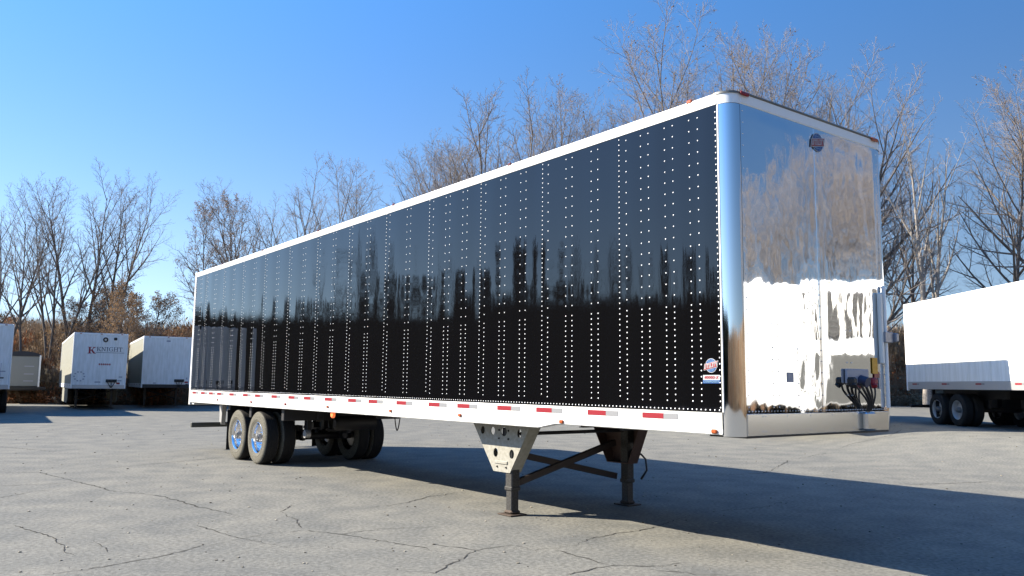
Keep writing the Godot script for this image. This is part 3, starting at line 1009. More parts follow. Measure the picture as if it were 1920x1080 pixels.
# ---------------------------------------------------------------- the other trailers of the yard
func van(called: String, label: String, at: Vector3, yaw: float, o: Dictionary) -> Node3D:
	var t := thing(called, label, "trailer", o.get("group", ""))
	t.transform = Transform3D(Basis(Vector3.UP, PI / 2 + yaw), at)
	var ln: float = o.get("length", 14.6)
	var w := 2.59
	var top: float = o.get("top", 4.08)
	var low: float = 1.12
	var drop: float = o.get("drop", 0.0)
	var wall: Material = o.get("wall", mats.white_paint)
	for z in [0.0, w]:
		var mb := Mb.new()
		var out := -1.0 if z == 0.0 else 1.0
		var pieces := int(ln / 1.22)
		for k in pieces:                                  # sheets with a shallow joint at each seam
			var a := 0.1 + (ln - 0.2) * k / pieces
			var b := 0.1 + (ln - 0.2) * (k + 1) / pieces
			mb.rbox(Vector3(a + 0.004, low + 0.25, z - 0.012), Vector3(b - 0.004, top - 0.12, z + 0.012), 0.004)
		mb.box(Vector3(0.1, low + 0.22, z - out * 0.03 - 0.012), Vector3(ln - 0.1, top - 0.1, z - out * 0.03 + 0.008))
		obj("side_wall", mb, wall, t)
		var br := Mb.new()
		br.rbox(Vector3(0.08, low, z - 0.022), Vector3(ln, low + 0.25, z + 0.022), 0.006)
		obj("bottom_rail", br, mats.alu_white if not o.has("rail") else o.rail, t)
		var tr := Mb.new()
		tr.rbox(Vector3(0.08, top - 0.125, z - 0.024), Vector3(ln, top, z + 0.024), 0.015)
		obj("top_rail", tr, mats.alu_white, t)
		var cp := Mb.new()
		cp.rbox(Vector3(-0.02, low + 0.0, z - 0.05 if z > 0 else -0.02), Vector3(0.11, top, z + 0.02 if z > 0 else 0.05), 0.02)
		obj("corner_post", cp, mats.alu_white, t)
		var rp := Mb.new()
		rp.rbox(Vector3(ln - 0.09, low - 0.05, z - 0.05 if z > 0 else -0.025), Vector3(ln + 0.02, top, z + 0.025 if z > 0 else 0.05), 0.01)
		obj("rear_post", rp, mats.alu_white, t)
		for k in 8:
			strip_of_tape(t, 1.2 + (ln - 1.6) * k / 7.0, low + 0.17, 0.3, 0.16, z - 0.021 if z == 0.0 else z + 0.0255)
	var fw := Mb.new()
	for k in 2:
		fw = Mb.new()
		fw.rbox(Vector3(-0.012, low + 0.2, 0.05 + k * 1.247), Vector3(0.02, top - 0.1, 1.293 + k * 1.247), 0.005)
		obj("front_wall", fw, o.get("front", wall), t)
	var hd := Mb.new()
	hd.rbox(Vector3(-0.02, top - 0.1, 0.05), Vector3(0.03, top - 0.005, w - 0.05), 0.01)
	obj("front_header", hd, mats.alu_white, t)
	var sl := Mb.new()
	sl.rbox(Vector3(-0.018, low, 0.05), Vector3(0.04, low + 0.2, w - 0.05), 0.008)
	obj("front_sill", sl, o.get("sill", mats.alu_dull), t)
	var rf := Mb.new()
	rf.box(Vector3(0.0, top - 0.03, 0.02), Vector3(ln, top - 0.006, w - 0.02))
	obj("roof", rf, mats.white_paint, t)
	var rd := Mb.new()
	rd.rbox(Vector3(ln - 0.03, low + 0.05, 0.05), Vector3(ln + 0.005, top - 0.06, w * 0.5 - 0.004), 0.004)
	obj("rear_door", rd, wall, t)
	rd = Mb.new()
	rd.rbox(Vector3(ln - 0.03, low + 0.05, w * 0.5 + 0.004), Vector3(ln + 0.005, top - 0.06, w - 0.05), 0.004)
	obj("rear_door", rd, wall, t)
	var fl := Mb.new()
	fl.box(Vector3(0.05, low + 0.06, 0.03), Vector3(ln - 0.05, low + 0.12, w - 0.03))
	fl.rbox(Vector3(ln - 4.4, 0.85, 0.75), Vector3(ln - 0.9, low + 0.05, 0.87), 0.01)
	fl.rbox(Vector3(ln - 4.4, 0.85, w - 0.87), Vector3(ln - 0.9, low + 0.05, w - 0.75), 0.01)
	obj("underframe", fl, mats.black_steel, t)
	for z in [0.42, w - 0.42]:
		var lg := Mb.new()
		lg.rbox(Vector3(2.55, 0.35, z - 0.07), Vector3(2.69, low + 0.06, z + 0.07), 0.01)
		lg.rbox(Vector3(2.565, 0.03 - drop, z - 0.055), Vector3(2.675, 0.36, z + 0.055), 0.008)
		lg.rbox(Vector3(2.49, 0.004 - drop, z - 0.12), Vector3(2.75, 0.03 - drop, z + 0.12), 0.004)
		obj("landing_leg", lg, mats.black_steel, t)
	var cb := Mb.new()
	cb.tube([Vector3(2.6, 0.45, 0.42), Vector3(2.6, 1.0, w - 0.42)], [0.035, 0.035], 6)
	cb.tube([Vector3(2.65, 1.0, 0.42), Vector3(2.65, 0.45, w - 0.42)], [0.035, 0.035], 6)
	obj("cross_brace", cb, mats.black_steel, t)
	for q in o.get("axles", [ln - 3.6, ln - 2.4]):
		wheel(t, Vector3(q, 0.497, 0.04), false, false)
		wheel(t, Vector3(q, 0.497, w - 0.04), true, false)
		var ax := Mb.new()
		ax.tube([Vector3(q, 0.497, 0.4), Vector3(q, 0.497, w - 0.4)], [0.07, 0.07], 10)
		ax.rbox(Vector3(q - 0.5, 0.55, 0.76), Vector3(q + 0.5, 0.84, 0.86), 0.01)
		ax.rbox(Vector3(q - 0.5, 0.55, w - 0.86), Vector3(q + 0.5, 0.84, w - 0.76), 0.01)
		obj("axle", ax, mats.black_steel, t)
	var gd := Mb.new()
	gd.rbox(Vector3(ln - 0.1, 0.5, 0.05), Vector3(ln, 0.6, w - 0.05), 0.01)
	gd.rbox(Vector3(ln - 0.1, 0.58, 0.8), Vector3(ln - 0.02, low, 0.9), 0.01)
	gd.rbox(Vector3(ln - 0.1, 0.58, w - 0.9), Vector3(ln - 0.02, low, w - 0.8), 0.01)
	obj("impact_guard", gd, mats.black_steel, t)
	for z in [0.05, w - 0.65]:
		var mf := Mb.new()
		mf.rbox(Vector3(ln - 1.75, 0.2, z), Vector3(ln - 1.74, 0.95, z + 0.6), 0.003)
		obj("mud_flap", mf, mats.tread, t)
	if o.get("connectors", true):
		var cz: float = o.get("connector_z", w * 0.5 + 0.45)
		var gh := Mb.new()
		gh.rbox(Vector3(-0.05, low + 0.34, cz - 0.27), Vector3(-0.012, low + 0.5, cz + 0.27), 0.01)
		for k in 3:
			gh.rbox(Vector3(-0.12, low + 0.34, cz - 0.24 + 0.18 * k), Vector3(-0.04, low + 0.46, cz - 0.13 + 0.18 * k), 0.02)
		obj("connector_box", gh, mats.black_steel, t)
		for k in 3:
			var hs := Mb.new()
			hs.tube([Vector3(-0.06, low + 0.35, cz - 0.18 + 0.18 * k), Vector3(-0.09, low + 0.2, cz - 0.1 + 0.1 * k), Vector3(-0.03, low + 0.06, cz - 0.02 + 0.02 * k)], [0.018, 0.018, 0.018], 6)
			obj("hose", hs, mats.hose, t)
	for k in [0.3, w * 0.5, w - 0.3]:
		marker_lamp(t, Vector3(-0.02, top - 0.05, k), mats.lamp_amber, 0.05, Vector3(-1, 0, 0))
	if o.get("skirt", false):                               # aerodynamic side skirt below the near rail
		for z in [0.02, w - 0.05]:
			var sk := Mb.new()
			sk.plate(PackedVector2Array([Vector2(3.6, low - 0.01), Vector2(ln - 4.6, low - 0.01), Vector2(ln - 4.6, 0.28), Vector2(4.4, 0.28), Vector2(3.6, 0.42)]), [], z, z + 0.02)
			obj("side_skirt", sk, wall, t)
	return t

func mark(parent: Node3D, called: String, y0: float, y1: float, z0: float, z1: float, m: Material) -> void:
	var mb := Mb.new()
	mb.box(Vector3(-0.0165, y0, z0), Vector3(-0.0125, y1, z1))
	obj(called, mb, m, parent)

func build_yard_trailers() -> void:
	var grp := "white box trailers parked along the left edge of the yard"
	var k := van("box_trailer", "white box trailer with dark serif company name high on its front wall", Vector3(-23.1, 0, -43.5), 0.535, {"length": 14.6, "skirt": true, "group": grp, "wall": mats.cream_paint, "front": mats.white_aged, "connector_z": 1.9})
	lettering("lettering", "K", 0.36, mats.print_dark_red, k, Vector3(-0.0145, 3.15, 0.86), -PI / 2, "Droid Serif", true, 1.15)
	lettering("lettering", "KNIGHT", 0.22, mats.print_navy, k, Vector3(-0.0145, 3.22, 1.72), -PI / 2, "Droid Serif", false, 1.05)
	mark(k, "underline", 3.03, 3.05, 1.06, 2.45, mats.print_navy)
	for q in 6:
		mark(k, "number_mark", 2.37, 2.46, 1.24 + 0.10 * q, 1.31 + 0.10 * q, mats.print_dark_red)
	var em := Mb.new()
	em.lathe([Vector2(0.13, 0), Vector2(0.13, 0.03), Vector2(0.06, 0.035)], Vector3(-0.012, 3.73, 1.5), Vector3(-1, 0, 0), 18)
	em.rbox(Vector3(-0.05, 3.72, 1.9), Vector3(-0.012, 3.86, 2.06), 0.02)
	obj("vent", em, mats.black_steel, k)
	var ring := Mb.new()
	for q in 10:
		var a := TAU * q / 10.0
		ring.box(Vector3(-0.0165, 1.76 + 0.24 * sin(a) - 0.03, 0.36 + 0.24 * cos(a) - 0.04), Vector3(-0.0125, 1.76 + 0.24 * sin(a) + 0.03, 0.36 + 0.24 * cos(a) + 0.04))
	obj("round_mark", ring, mats.label_grey, k)
	for q in [[1.72, 1.78, 2.25, 2.42, "label_grey"], [1.52, 1.58, 2.2, 2.4, "label_grey"], [1.36, 1.46, 2.15, 2.32, "print_red"], [1.44, 1.5, 1.1, 1.38, "label_grey"], [1.24, 1.30, 2.3, 2.5, "black_steel"]]:
		mark(k, "sticker", q[0], q[1], q[2], q[3], mats[q[4]])
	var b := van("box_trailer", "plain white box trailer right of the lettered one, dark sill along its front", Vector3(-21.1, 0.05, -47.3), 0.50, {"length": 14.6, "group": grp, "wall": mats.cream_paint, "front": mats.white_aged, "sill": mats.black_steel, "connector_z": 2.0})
	mark(b, "vent", 3.78, 3.86, 1.2, 1.42, mats.label_grey)
	for q in [[1.62, 1.72, 2.38, 2.44, "label_grey"], [1.40, 1.50, 2.3, 2.5, "print_dark_red"], [1.30, 1.36, 2.35, 2.5, "black_steel"], [1.36, 1.42, 0.6, 0.75, "label_grey"]]:
		mark(b, "sticker", q[0], q[1], q[2], q[3], mats[q[4]])
	var c := van("box_trailer", "white box trailer at the left edge, only the right part of its front showing", Vector3(-25.0, 0, -36.3), 0.55, {"length": 14.6, "group": grp, "front": mats.white_aged, "axles": [1.9, 3.1, 11.0, 12.2]})
	for q in [[1.5, 2.3, 2.2, 2.22, "label_grey"], [1.9, 1.95, 2.15, 2.4, "label_grey"], [1.6, 1.66, 2.1, 2.35, "black_steel"]]:
		mark(c, "sticker", q[0], q[1], q[2], q[3], mats[q[4]])
	van("box_trailer", "white box trailer parked next in the row beyond the left edge", Vector3(-25.3, 0, -29.5), 0.55, {"length": 14.6, "group": grp})
	van("box_trailer", "white box trailer on the right, blazing in sun with a shadow across its lower side", Vector3(13.7, 0.42, -13.6), 0.0, {"length": 15.0, "drop": 0.4, "top": 4.05, "rail": mats.alu_dull, "axles": [12.0, 13.2]})
	van("box_trailer", "white box trailer standing hidden behind the black trailer's front end", Vector3(7.75, 0.42, -23.0), 0.0, {"length": 12.0, "drop": 0.1})
	van("box_trailer", "white box trailer mirrored in the left sheet of the polished front wall", Vector3(15.2, 0, -8.85), -PI / 2, {"length": 14.6, "connectors": false})
	# refrigerated trailer with dark ribbed grilles, mirrored in the right-hand sheet
	var r := van("refrigerated_trailer", "cream trailer with dark ribbed grilles mirrored in the right sheet of the polished front wall", Vector3(15.2, 0, -11.55), -PI / 2, {"length": 14.6, "connectors": false, "front": mats.white_aged})
	var sc := Mb.new()
	sc.rbox(Vector3(-0.03, 1.15, 0.03), Vector3(-0.012, 2.3, 2.56), 0.004)
	obj("scuff_plate", sc, mats.scuff, r)
	for q in [[0.35, 0.8], [1.2, 1.55], [1.7, 2.0], [2.15, 2.45]]:
		var g := Mb.new()
		g.rbox(Vector3(-0.12, 2.7, q[0]), Vector3(-0.01, 3.8, q[1]), 0.08)
		var gr := obj("grille", g, mats.black_steel, r)
		for j in 8:
			var sl := Mb.new()
			sl.rbox(Vector3(-0.135, 2.8 + 0.12 * j, q[0] + 0.03), Vector3(-0.118, 2.83 + 0.12 * j, q[1] - 0.03), 0.004)
			obj("slat", sl, mats.scuff, gr)
	# dump trailer
	var d := thing("dump_trailer", "pale grey dump trailer with rounded dark tarp between the white trailers at left", "trailer")
	d.transform = Transform3D(Basis(Vector3.UP, PI / 2 + 0.56), Vector3(-32.6, 0, -53.0))
	var tub := Mb.new()
	tub.rbox(Vector3(0, 1.12, 0), Vector3(8.0, 3.1, 2.1), 0.04)
	obj("tub", tub, mats.tub_grey, d)
	for z in [0.0, 2.04]:
		var rib := Mb.new()
		rib.rbox(Vector3(-0.04, 1.05, z - 0.02), Vector3(0.1, 3.15, z + 0.08), 0.01)
		obj("corner_rib", rib, mats.alu_white, d)
	for y in [1.45, 1.9, 2.4]:
		var mk := Mb.new()
		mk.box(Vector3(-0.006, y, 1.2), Vector3(-0.002, y + 0.06, 1.75))
		obj("mark", mk, mats.label_grey, d)
	var tarp := Mb.new()
	var rows := []
	for q in 11:
		var a := PI * q / 10.0
		rows.append(Vector2(1.05 - 1.1 * cos(a), 3.08 + 0.32 * sin(a)))
	for q in 10:
		var o := Vector3(0, sin(PI * (q + 0.5) / 10.0), -cos(PI * (q + 0.5) / 10.0))
		tarp.quad(Vector3(-0.03, rows[q].y, rows[q].x), Vector3(-0.03, rows[q + 1].y, rows[q + 1].x), Vector3(8.03, rows[q + 1].y, rows[q + 1].x), Vector3(8.03, rows[q].y, rows[q].x), o)
		for x in [-0.03, 8.03]:
			tarp.tri(Vector3(x, rows[q].y, rows[q].x), Vector3(x, rows[q + 1].y, rows[q + 1].x), Vector3(x, 3.08, 1.05), Vector3(signf(x - 1.0), 0, 0))
	obj("tarp", tarp, mats.tarp, d)
	var fr := Mb.new()
	fr.rbox(Vector3(-0.1, 0.86, 0.0), Vector3(8.2, 1.1, 2.1), 0.02)
	fr.rbox(Vector3(-0.15, 0.9, -0.1), Vector3(0.1, 1.1, 2.5), 0.02)
	obj("frame", fr, mats.black_steel, d)
	for q in [5.6, 6.8]:
		wheel(d, Vector3(q, 0.497, 0.0), false, false)
		wheel(d, Vector3(q, 0.497, 2.1), true, false)
	for z in [0.4, 1.7]:
		var lg := Mb.new()
		lg.rbox(Vector3(2.4, 0.0, z - 0.06), Vector3(2.52, 0.9, z + 0.06), 0.01)
		obj("landing_leg", lg, mats.black_steel, d)

# ---------------------------------------------------------------- bare trees
var tree_kinds := []

func grow(A: Mb, B: Mb, tips: Array, level: int, p: Vector3, d: Vector3, ln: float, r: float, rng: RandomNumberGenerator, o: Dictionary) -> void:
	var nseg: int = [12, 7, 4, 3, 2][level]
	var sides: int = [8, 6, 4, 3, 3][level]
	var wob: float = [0.06, 0.09, 0.13, 0.17, 0.2][level] * o.get("wobble", 1.0)
	var lift: float = [0.02, 0.07, 0.09, 0.08, 0.06][level] * o.get("lift", 1.0)
	var pts := [p]
	var dirs := [d]
	var rad := [r * (1.35 if level == 0 else 1.0)]
	var tip: float = [0.10, 0.16, 0.25, 0.4, 0.6][level]
	for i in nseg:
		d = (d + Vector3(rng.randf_range(-1, 1), rng.randf_range(-0.6, 0.6), rng.randf_range(-1, 1)) * wob + Vector3.UP * lift).normalized()
		p += d * ln / nseg
		pts.append(p)
		dirs.append(d)
		var f := (i + 1.0) / nseg
		rad.append(r * lerpf(1.0, tip, f))
	(A if level < 2 else B).tube(pts, rad, sides, false)
	if level == 4:
		tips.append(p)
		return
	if level == 3 and rng.randf() < 0.5:
		tips.append(p)
	var cnt: int = [o.get("limbs", 13), 10, 7, 5][level]
	cnt = maxi(3, roundi(cnt * (o.get("dense", 1.0) if level > 0 else 1.0)))
	var t0: float = [o.get("bare", 0.28), 0.18, 0.12, 0.15][level]
	var spin := rng.randf() * TAU
	for k in cnt:
		var t := clampf(t0 + (1.0 - t0) * (k + rng.randf_range(0.1, 0.9)) / cnt, 0.0, 0.985)
		var fi := t * nseg
		var i := int(fi)
		var pp: Vector3 = pts[i].lerp(pts[i + 1], fi - i)
		var dd: Vector3 = dirs[i + 1]
		spin += 2.4 + rng.randf_range(-0.5, 0.5)
		var side := dd.cross(Vector3.RIGHT if absf(dd.x) < 0.8 else Vector3.FORWARD).normalized().rotated(dd, spin)
		var an: float = lerpf(o.get("open", 0.85), 0.45, t) * rng.randf_range(0.75, 1.2) if level == 0 else rng.randf_range(0.45, 0.95)
		var nd := (dd * cos(an) + side * sin(an)).normalized()
		var ratio: float = [o.get("reach", 0.5), 0.48, 0.5, 0.55][level]
		var cl: float = ln * ratio * lerpf(1.1, 0.45, t) * rng.randf_range(0.7, 1.2)
		var rr: float = lerpf(rad[i], rad[i + 1], fi - i)
		var cr: float = minf(rr * 0.72, [r * 0.5, r * 0.5, 0.013, 0.0075][level])
		cr = maxf(cr, [0.03, 0.013, 0.0075, 0.0048][level])
		grow(A, B, tips, level + 1, pp, nd, cl, cr, rng, o)

func make_tree_kind(seed_: int, o: Dictionary) -> void:
	var rng := RandomNumberGenerator.new()
	rng.seed = seed_
	var A := Mb.new()
	var B := Mb.new()
	var tips := []
	for s in o.get("stems", [Vector3(0.03, 1, 0.02)]):
		var h: float = o.get("height", 17.0) * rng.randf_range(0.9, 1.0)
		grow(A, B, tips, 0, Vector3(s.x, -0.3, s.z) * Vector3(0.6, 1, 0.6), s.normalized(), h, o.get("girth", 0.17), rng, o)
	var lv: Mesh = null
	if o.get("leaves", 0.0) > 0.0:
		var C := Mb.new()
		for p in tips:
			if rng.randf() < o.leaves:
				for k in 2:
					var q: Vector3 = p + Vector3(rng.randf_range(-0.15, 0.15), rng.randf_range(-0.15, 0.1), rng.randf_range(-0.15, 0.15))
					var a := Vector3(rng.randf_range(-1, 1), rng.randf_range(-1, 1), rng.randf_range(-1, 1)).normalized() * 0.055
					var b := a.cross(Vector3(rng.randf_range(-1, 1), rng.randf_range(-1, 1), rng.randf_range(-1, 1))).normalized() * 0.045
					C.quad(q - a, q + b * 0.9, q + a, q - b, a.cross(b))
		lv = C.mesh()
	var Ht := 0.0
	for q in B.v:
		Ht = maxf(Ht, q.y)
	tree_kinds.append({"trunk": A.mesh(), "crown": B.mesh(), "leaves": lv, "height": Ht})

func plant(kind: int, x: float, z: float, height: float, turn: float, label: String, group: String, lean := 0.0, bark := "bark", slim := 1.0) -> void:
	var t := thing("bare_tree", label, "tree", group)
	var k: Dictionary = tree_kinds[kind]
	var s: float = height / k.height
	var b := Basis(Vector3.BACK, -lean) * Basis(Vector3.UP, turn)
	t.transform = Transform3D(b.scaled_local(Vector3(s * slim, s, s * slim)), Vector3(x, ground_height(x, z) - 0.1, z))
	share("trunk", k.trunk, mats[bark], t, Transform3D.IDENTITY)
	share("crown", k.crown, mats.pale_twig if bark == "pale_bark" else mats.dark_bark if bark == "dark_bark" else mats.twig, t, Transform3D.IDENTITY)
	if k.leaves:
		var o := share("leaves", k.leaves, mats.dark_leaf if bark == "dark_bark" else mats.dry_leaf, t, Transform3D.IDENTITY)
		o.set_meta("kind", "stuff")

func build_trees() -> void:
	make_tree_kind(101, {"height": 16.0, "girth": 0.17, "stems": [Vector3(-0.22, 1, 0.1), Vector3(0.06, 1, -0.05), Vector3(0.3, 1, 0.05)], "limbs": 10, "open": 0.6, "reach": 0.5, "bare": 0.35, "dense": 0.7})
	make_tree_kind(202, {"height": 17.0, "girth": 0.16, "limbs": 14, "open": 0.65, "reach": 0.5, "bare": 0.35, "dense": 0.7})
	make_tree_kind(303, {"height": 15.0, "girth": 0.22, "stems": [Vector3(-0.2, 1, 0.1), Vector3(0.15, 1, -0.1)], "limbs": 12, "open": 0.9, "reach": 0.62, "bare": 0.25, "dense": 0.8})
	make_tree_kind(404, {"height": 18.0, "girth": 0.19, "limbs": 16, "open": 0.8, "reach": 0.55, "bare": 0.3, "leaves": 0.025, "dense": 0.95})
	make_tree_kind(505, {"height": 15.0, "girth": 0.26, "limbs": 13, "open": 1.15, "reach": 0.62, "bare": 0.18, "lift": 0.9, "dense": 0.85})
	make_tree_kind(606, {"height": 15.0, "girth": 0.12, "limbs": 14, "open": 0.7, "reach": 0.36, "bare": 0.25, "leaves": 0.14})
	make_tree_kind(707, {"height": 15.5, "girth": 0.18, "stems": [Vector3(0.13, 1, 0.0), Vector3(-0.12, 1, 0.05)], "limbs": 10, "open": 0.7, "reach": 0.46, "bare": 0.4, "wobble": 0.8, "dense": 0.8})
	make_tree_kind(808, {"height": 8.0, "girth": 0.14, "stems": [Vector3(0.2, 1, 0.0), Vector3(-0.2, 1, 0.1)], "limbs": 14, "open": 1.0, "reach": 0.6, "bare": 0.12, "leaves": 0.5})
	make_tree_kind(909, {"height": 15.5, "girth": 0.25, "stems": [Vector3(0.1, 1, 0.0), Vector3(-0.16, 0.8, 0.05)], "limbs": 8, "open": 0.6, "reach": 0.42, "bare": 0.35, "wobble": 0.9, "dense": 0.6})
	make_tree_kind(1010, {"height": 15.0, "girth": 0.2, "stems": [Vector3(0.1, 1, 0.0)], "limbs": 16, "open": 0.9, "reach": 0.5, "bare": 0.48, "leaves": 0.03})
	var gl := "bare trees at the left back corner of the yard"
	var gb := "bare trees behind the black trailer"
	var gr := "bare trees at the right behind the white trailer"
	plant(0, -38.8, -62.0, 17.1, 0.4, "many-stemmed bare tree above the trailer at the left edge", gl, -0.05)
	plant(1, -35.5, -60.0, 16.1, 1.9, "slim bare tree leaning left above the dump trailer", gl, -0.14)
	plant(0, -34.0, -61.0, 16.3, 2.6, "many-stemmed bare tree rising between dump trailer and lettered trailer", gl, 0.06)
	plant(6, -33.2, -63.0, 17.5, 0.2, "forked bare tree straight behind the lettered white trailer", gl, 0.03)
	plant(6, -32.2, -65.0, 17.1, 1.3, "forked bare tree leaning right behind the lettered trailer", gl, 0.11)
	plant(5, -24.6, -66.0, 14.6, 0.5, "narrow small tree with brown leaves left of the black trailer's rear corner", gb, -0.03)
	plant(5, -23.0, -68.0, 15.2, 2.2, "narrow small tree with brown leaves just right of its twin over the rear corner", gb)
	plant(2, -19.5, -62.0, 16.1, 0.9, "bare tree leaning left above the rear end of the black trailer", gb, -0.16)
	plant(1, -17.6, -60.0, 15.5, 4.0, "slim bare tree between the left-leaning and the fan-shaped one", gb)
	plant(2, -14.1, -55.5, 17.4, 2.0, "fan-shaped bare tree standing alone over the rear third of the trailer roof", gb)
	plant(3, -10.3, -60.0, 17.7, 0.3, "thin bare tree right of the open gap of sky", gb)
	plant(1, -7.8, -62.0, 18.7, 1.1, "slim bare tree over the middle of the roof line, second after the gap", gb)
	plant(3, -5.6, -60.0, 19.2, 2.4, "bare tree over the middle of the roof line, third after the gap", gb)
	plant(2, -3.0, -56.5, 21.5, 3.3, "spreading bare tree with a long branch to the left over the roof middle", gb, -0.06)
	plant(6, -0.6, -55.5, 23.3, 0.6, "tall forked bare tree just left of the sun glint on the rail", gb)
	plant(3, 2.0, -55.5, 24.1, 4.1, "tall straight bare tree beside the forked one left of the glint", gb)
	plant(6, 3.6, -56.5, 21.5, 1.7, "forked bare tree directly above the sun glint", gb, 0.04)
	plant(2, 7.2, -56.0, 23.3, 5.0, "spreading bare tree right of the sun glint with brown twigs", gb, -0.07)
	plant(3, 11.0, -55.5, 28.2, 1.2, "tallest bare tree with tan leaves left near the black trailer's front corner", gb)
	plant(3, 14.2, -56.0, 27.0, 3.0, "tall bare tree straight above the rounded front corner", gb)
	plant(4, 17.0, -55.5, 25.9, 0.7, "broad bare tree above the left half of the front wall", gb)
	plant(3, 20.0, -56.0, 26.6, 5.2, "tall bare tree above the emblem on the front wall", gb)
	plant(2, 22.5, -55.5, 25.9, 2.8, "two-stemmed bare tree above the right half of the front wall", gb)
	plant(4, 9.2, -60.0, 25.5, 2.2, "broad bare tree left of the tallest one near the front corner", gb)
	plant(3, 12.6, -59.0, 26.8, 5.6, "bare tree right of the tallest one, its top nearly as high", gb, 0.04)
	plant(2, 16.0, -60.5, 26.0, 1.4, "two-stemmed bare tree just right of the rounded front corner", gb, 0.03)
	plant(3, 19.0, -61.0, 26.5, 0.9, "tall bare tree over the middle of the front wall", gb, -0.04)
	plant(4, 22.0, -60.0, 25.0, 4.4, "broad bare tree over the far corner of the front wall", gb)
	plant(3, 5.2, -58.5, 22.5, 3.7, "bare tree just right of the sun glint on the rail", gb, 0.05)
	plant(4, 23.5, -54.0, 21.0, 3.9, "broad bare tree with low dark branches right of the front wall", gr)
	plant(8, 25.6, -50.9, 19.6, 0.15, "pale-barked forked tree standing clear between the two trailers at right", gr, 0.07, "pale_bark", 0.8)
	plant(1, 27.0, -54.5, 18.0, 0.9, "thin bare tree close behind the pale forked one", gr, -0.1)
	plant(3, 33.8, -55.0, 23.5, 2.2, "bare tree over the white trailer at the right edge", gr, -0.05)
	plant(4, 37.0, -55.5, 24.8, 1.6, "broad bare tree at the very right edge", gr, -0.05)
	plant(1, 31.0, -63.0, 17.4, 3.6, "small far bare tree low over the white trailer at right", gr)
	plant(7, -26.3, -58.5, 7.8, 0.6, "dense brown-leaved tree touching the black trailer's rear post", "leafy brown trees at the back of the yard")
	plant(7, -29.4, -60.0, 8.4, 2.1, "bushy russet tree above the plain white trailer", "leafy brown trees at the back of the yard")
	plant(7, -31.6, -62.0, 6.8, 3.7, "low russet tree between the two left trailers", "leafy brown trees at the back of the yard")
	plant(7, 21.5, -53.5, 6.2, 1.7, "low brown tree in the gap between black and white trailer", "leafy brown trees at the back of the yard")
	var rng := RandomNumberGenerator.new()
	rng.seed = 15
	for k in 9:
		plant([3, 2, 6, 1, 4][k % 5], -8.0 + 4.8 * k + rng.randf_range(-1.2, 1.2), rng.randf_range(-71, -62), rng.randf_range(18.5, 22.0) + minf(k, 7) * 0.5, rng.randf() * TAU, "slender bare tree in the tangle farther back behind the black trailer", "bare trees farther back behind the black trailer", rng.randf_range(-0.1, 0.1))
	for k in 14:                                          # beyond the right edge: mirrored in the front wall
		plant([9, 9, 3, 9][k % 4], 39.5 + rng.randf_range(0, 6), -21.0 + 2.2 * k + rng.randf_range(-0.8, 0.8), rng.randf_range(12.5, 15.5), rng.randf() * TAU, "bare tree east of the yard mirrored in the polished front wall", "trees seen only as reflections")
	for k in 26:                                          # beyond the left edge: mirrored in the black side
		var z := -52.0 + 2.7 * k + rng.randf_range(-1, 1)
		plant([7, 7, 7, 7, 2, 7, 7, 4][k % 8], -58.0 - rng.randf_range(0, 5) + maxf(0.0, (-z - 42.0)) * 0.8, z, rng.randf_range(6.0, 10.5) * (1.3 if z > -38.0 else 1.0) if k % 8 != 4 and k % 8 != 7 else rng.randf_range(13, 18), rng.randf() * TAU, "dark tree west of the yard mirrored in the glossy black side", "trees seen only as reflections", 0.0, "dark_bark", rng.randf_range(0.5, 0.9))

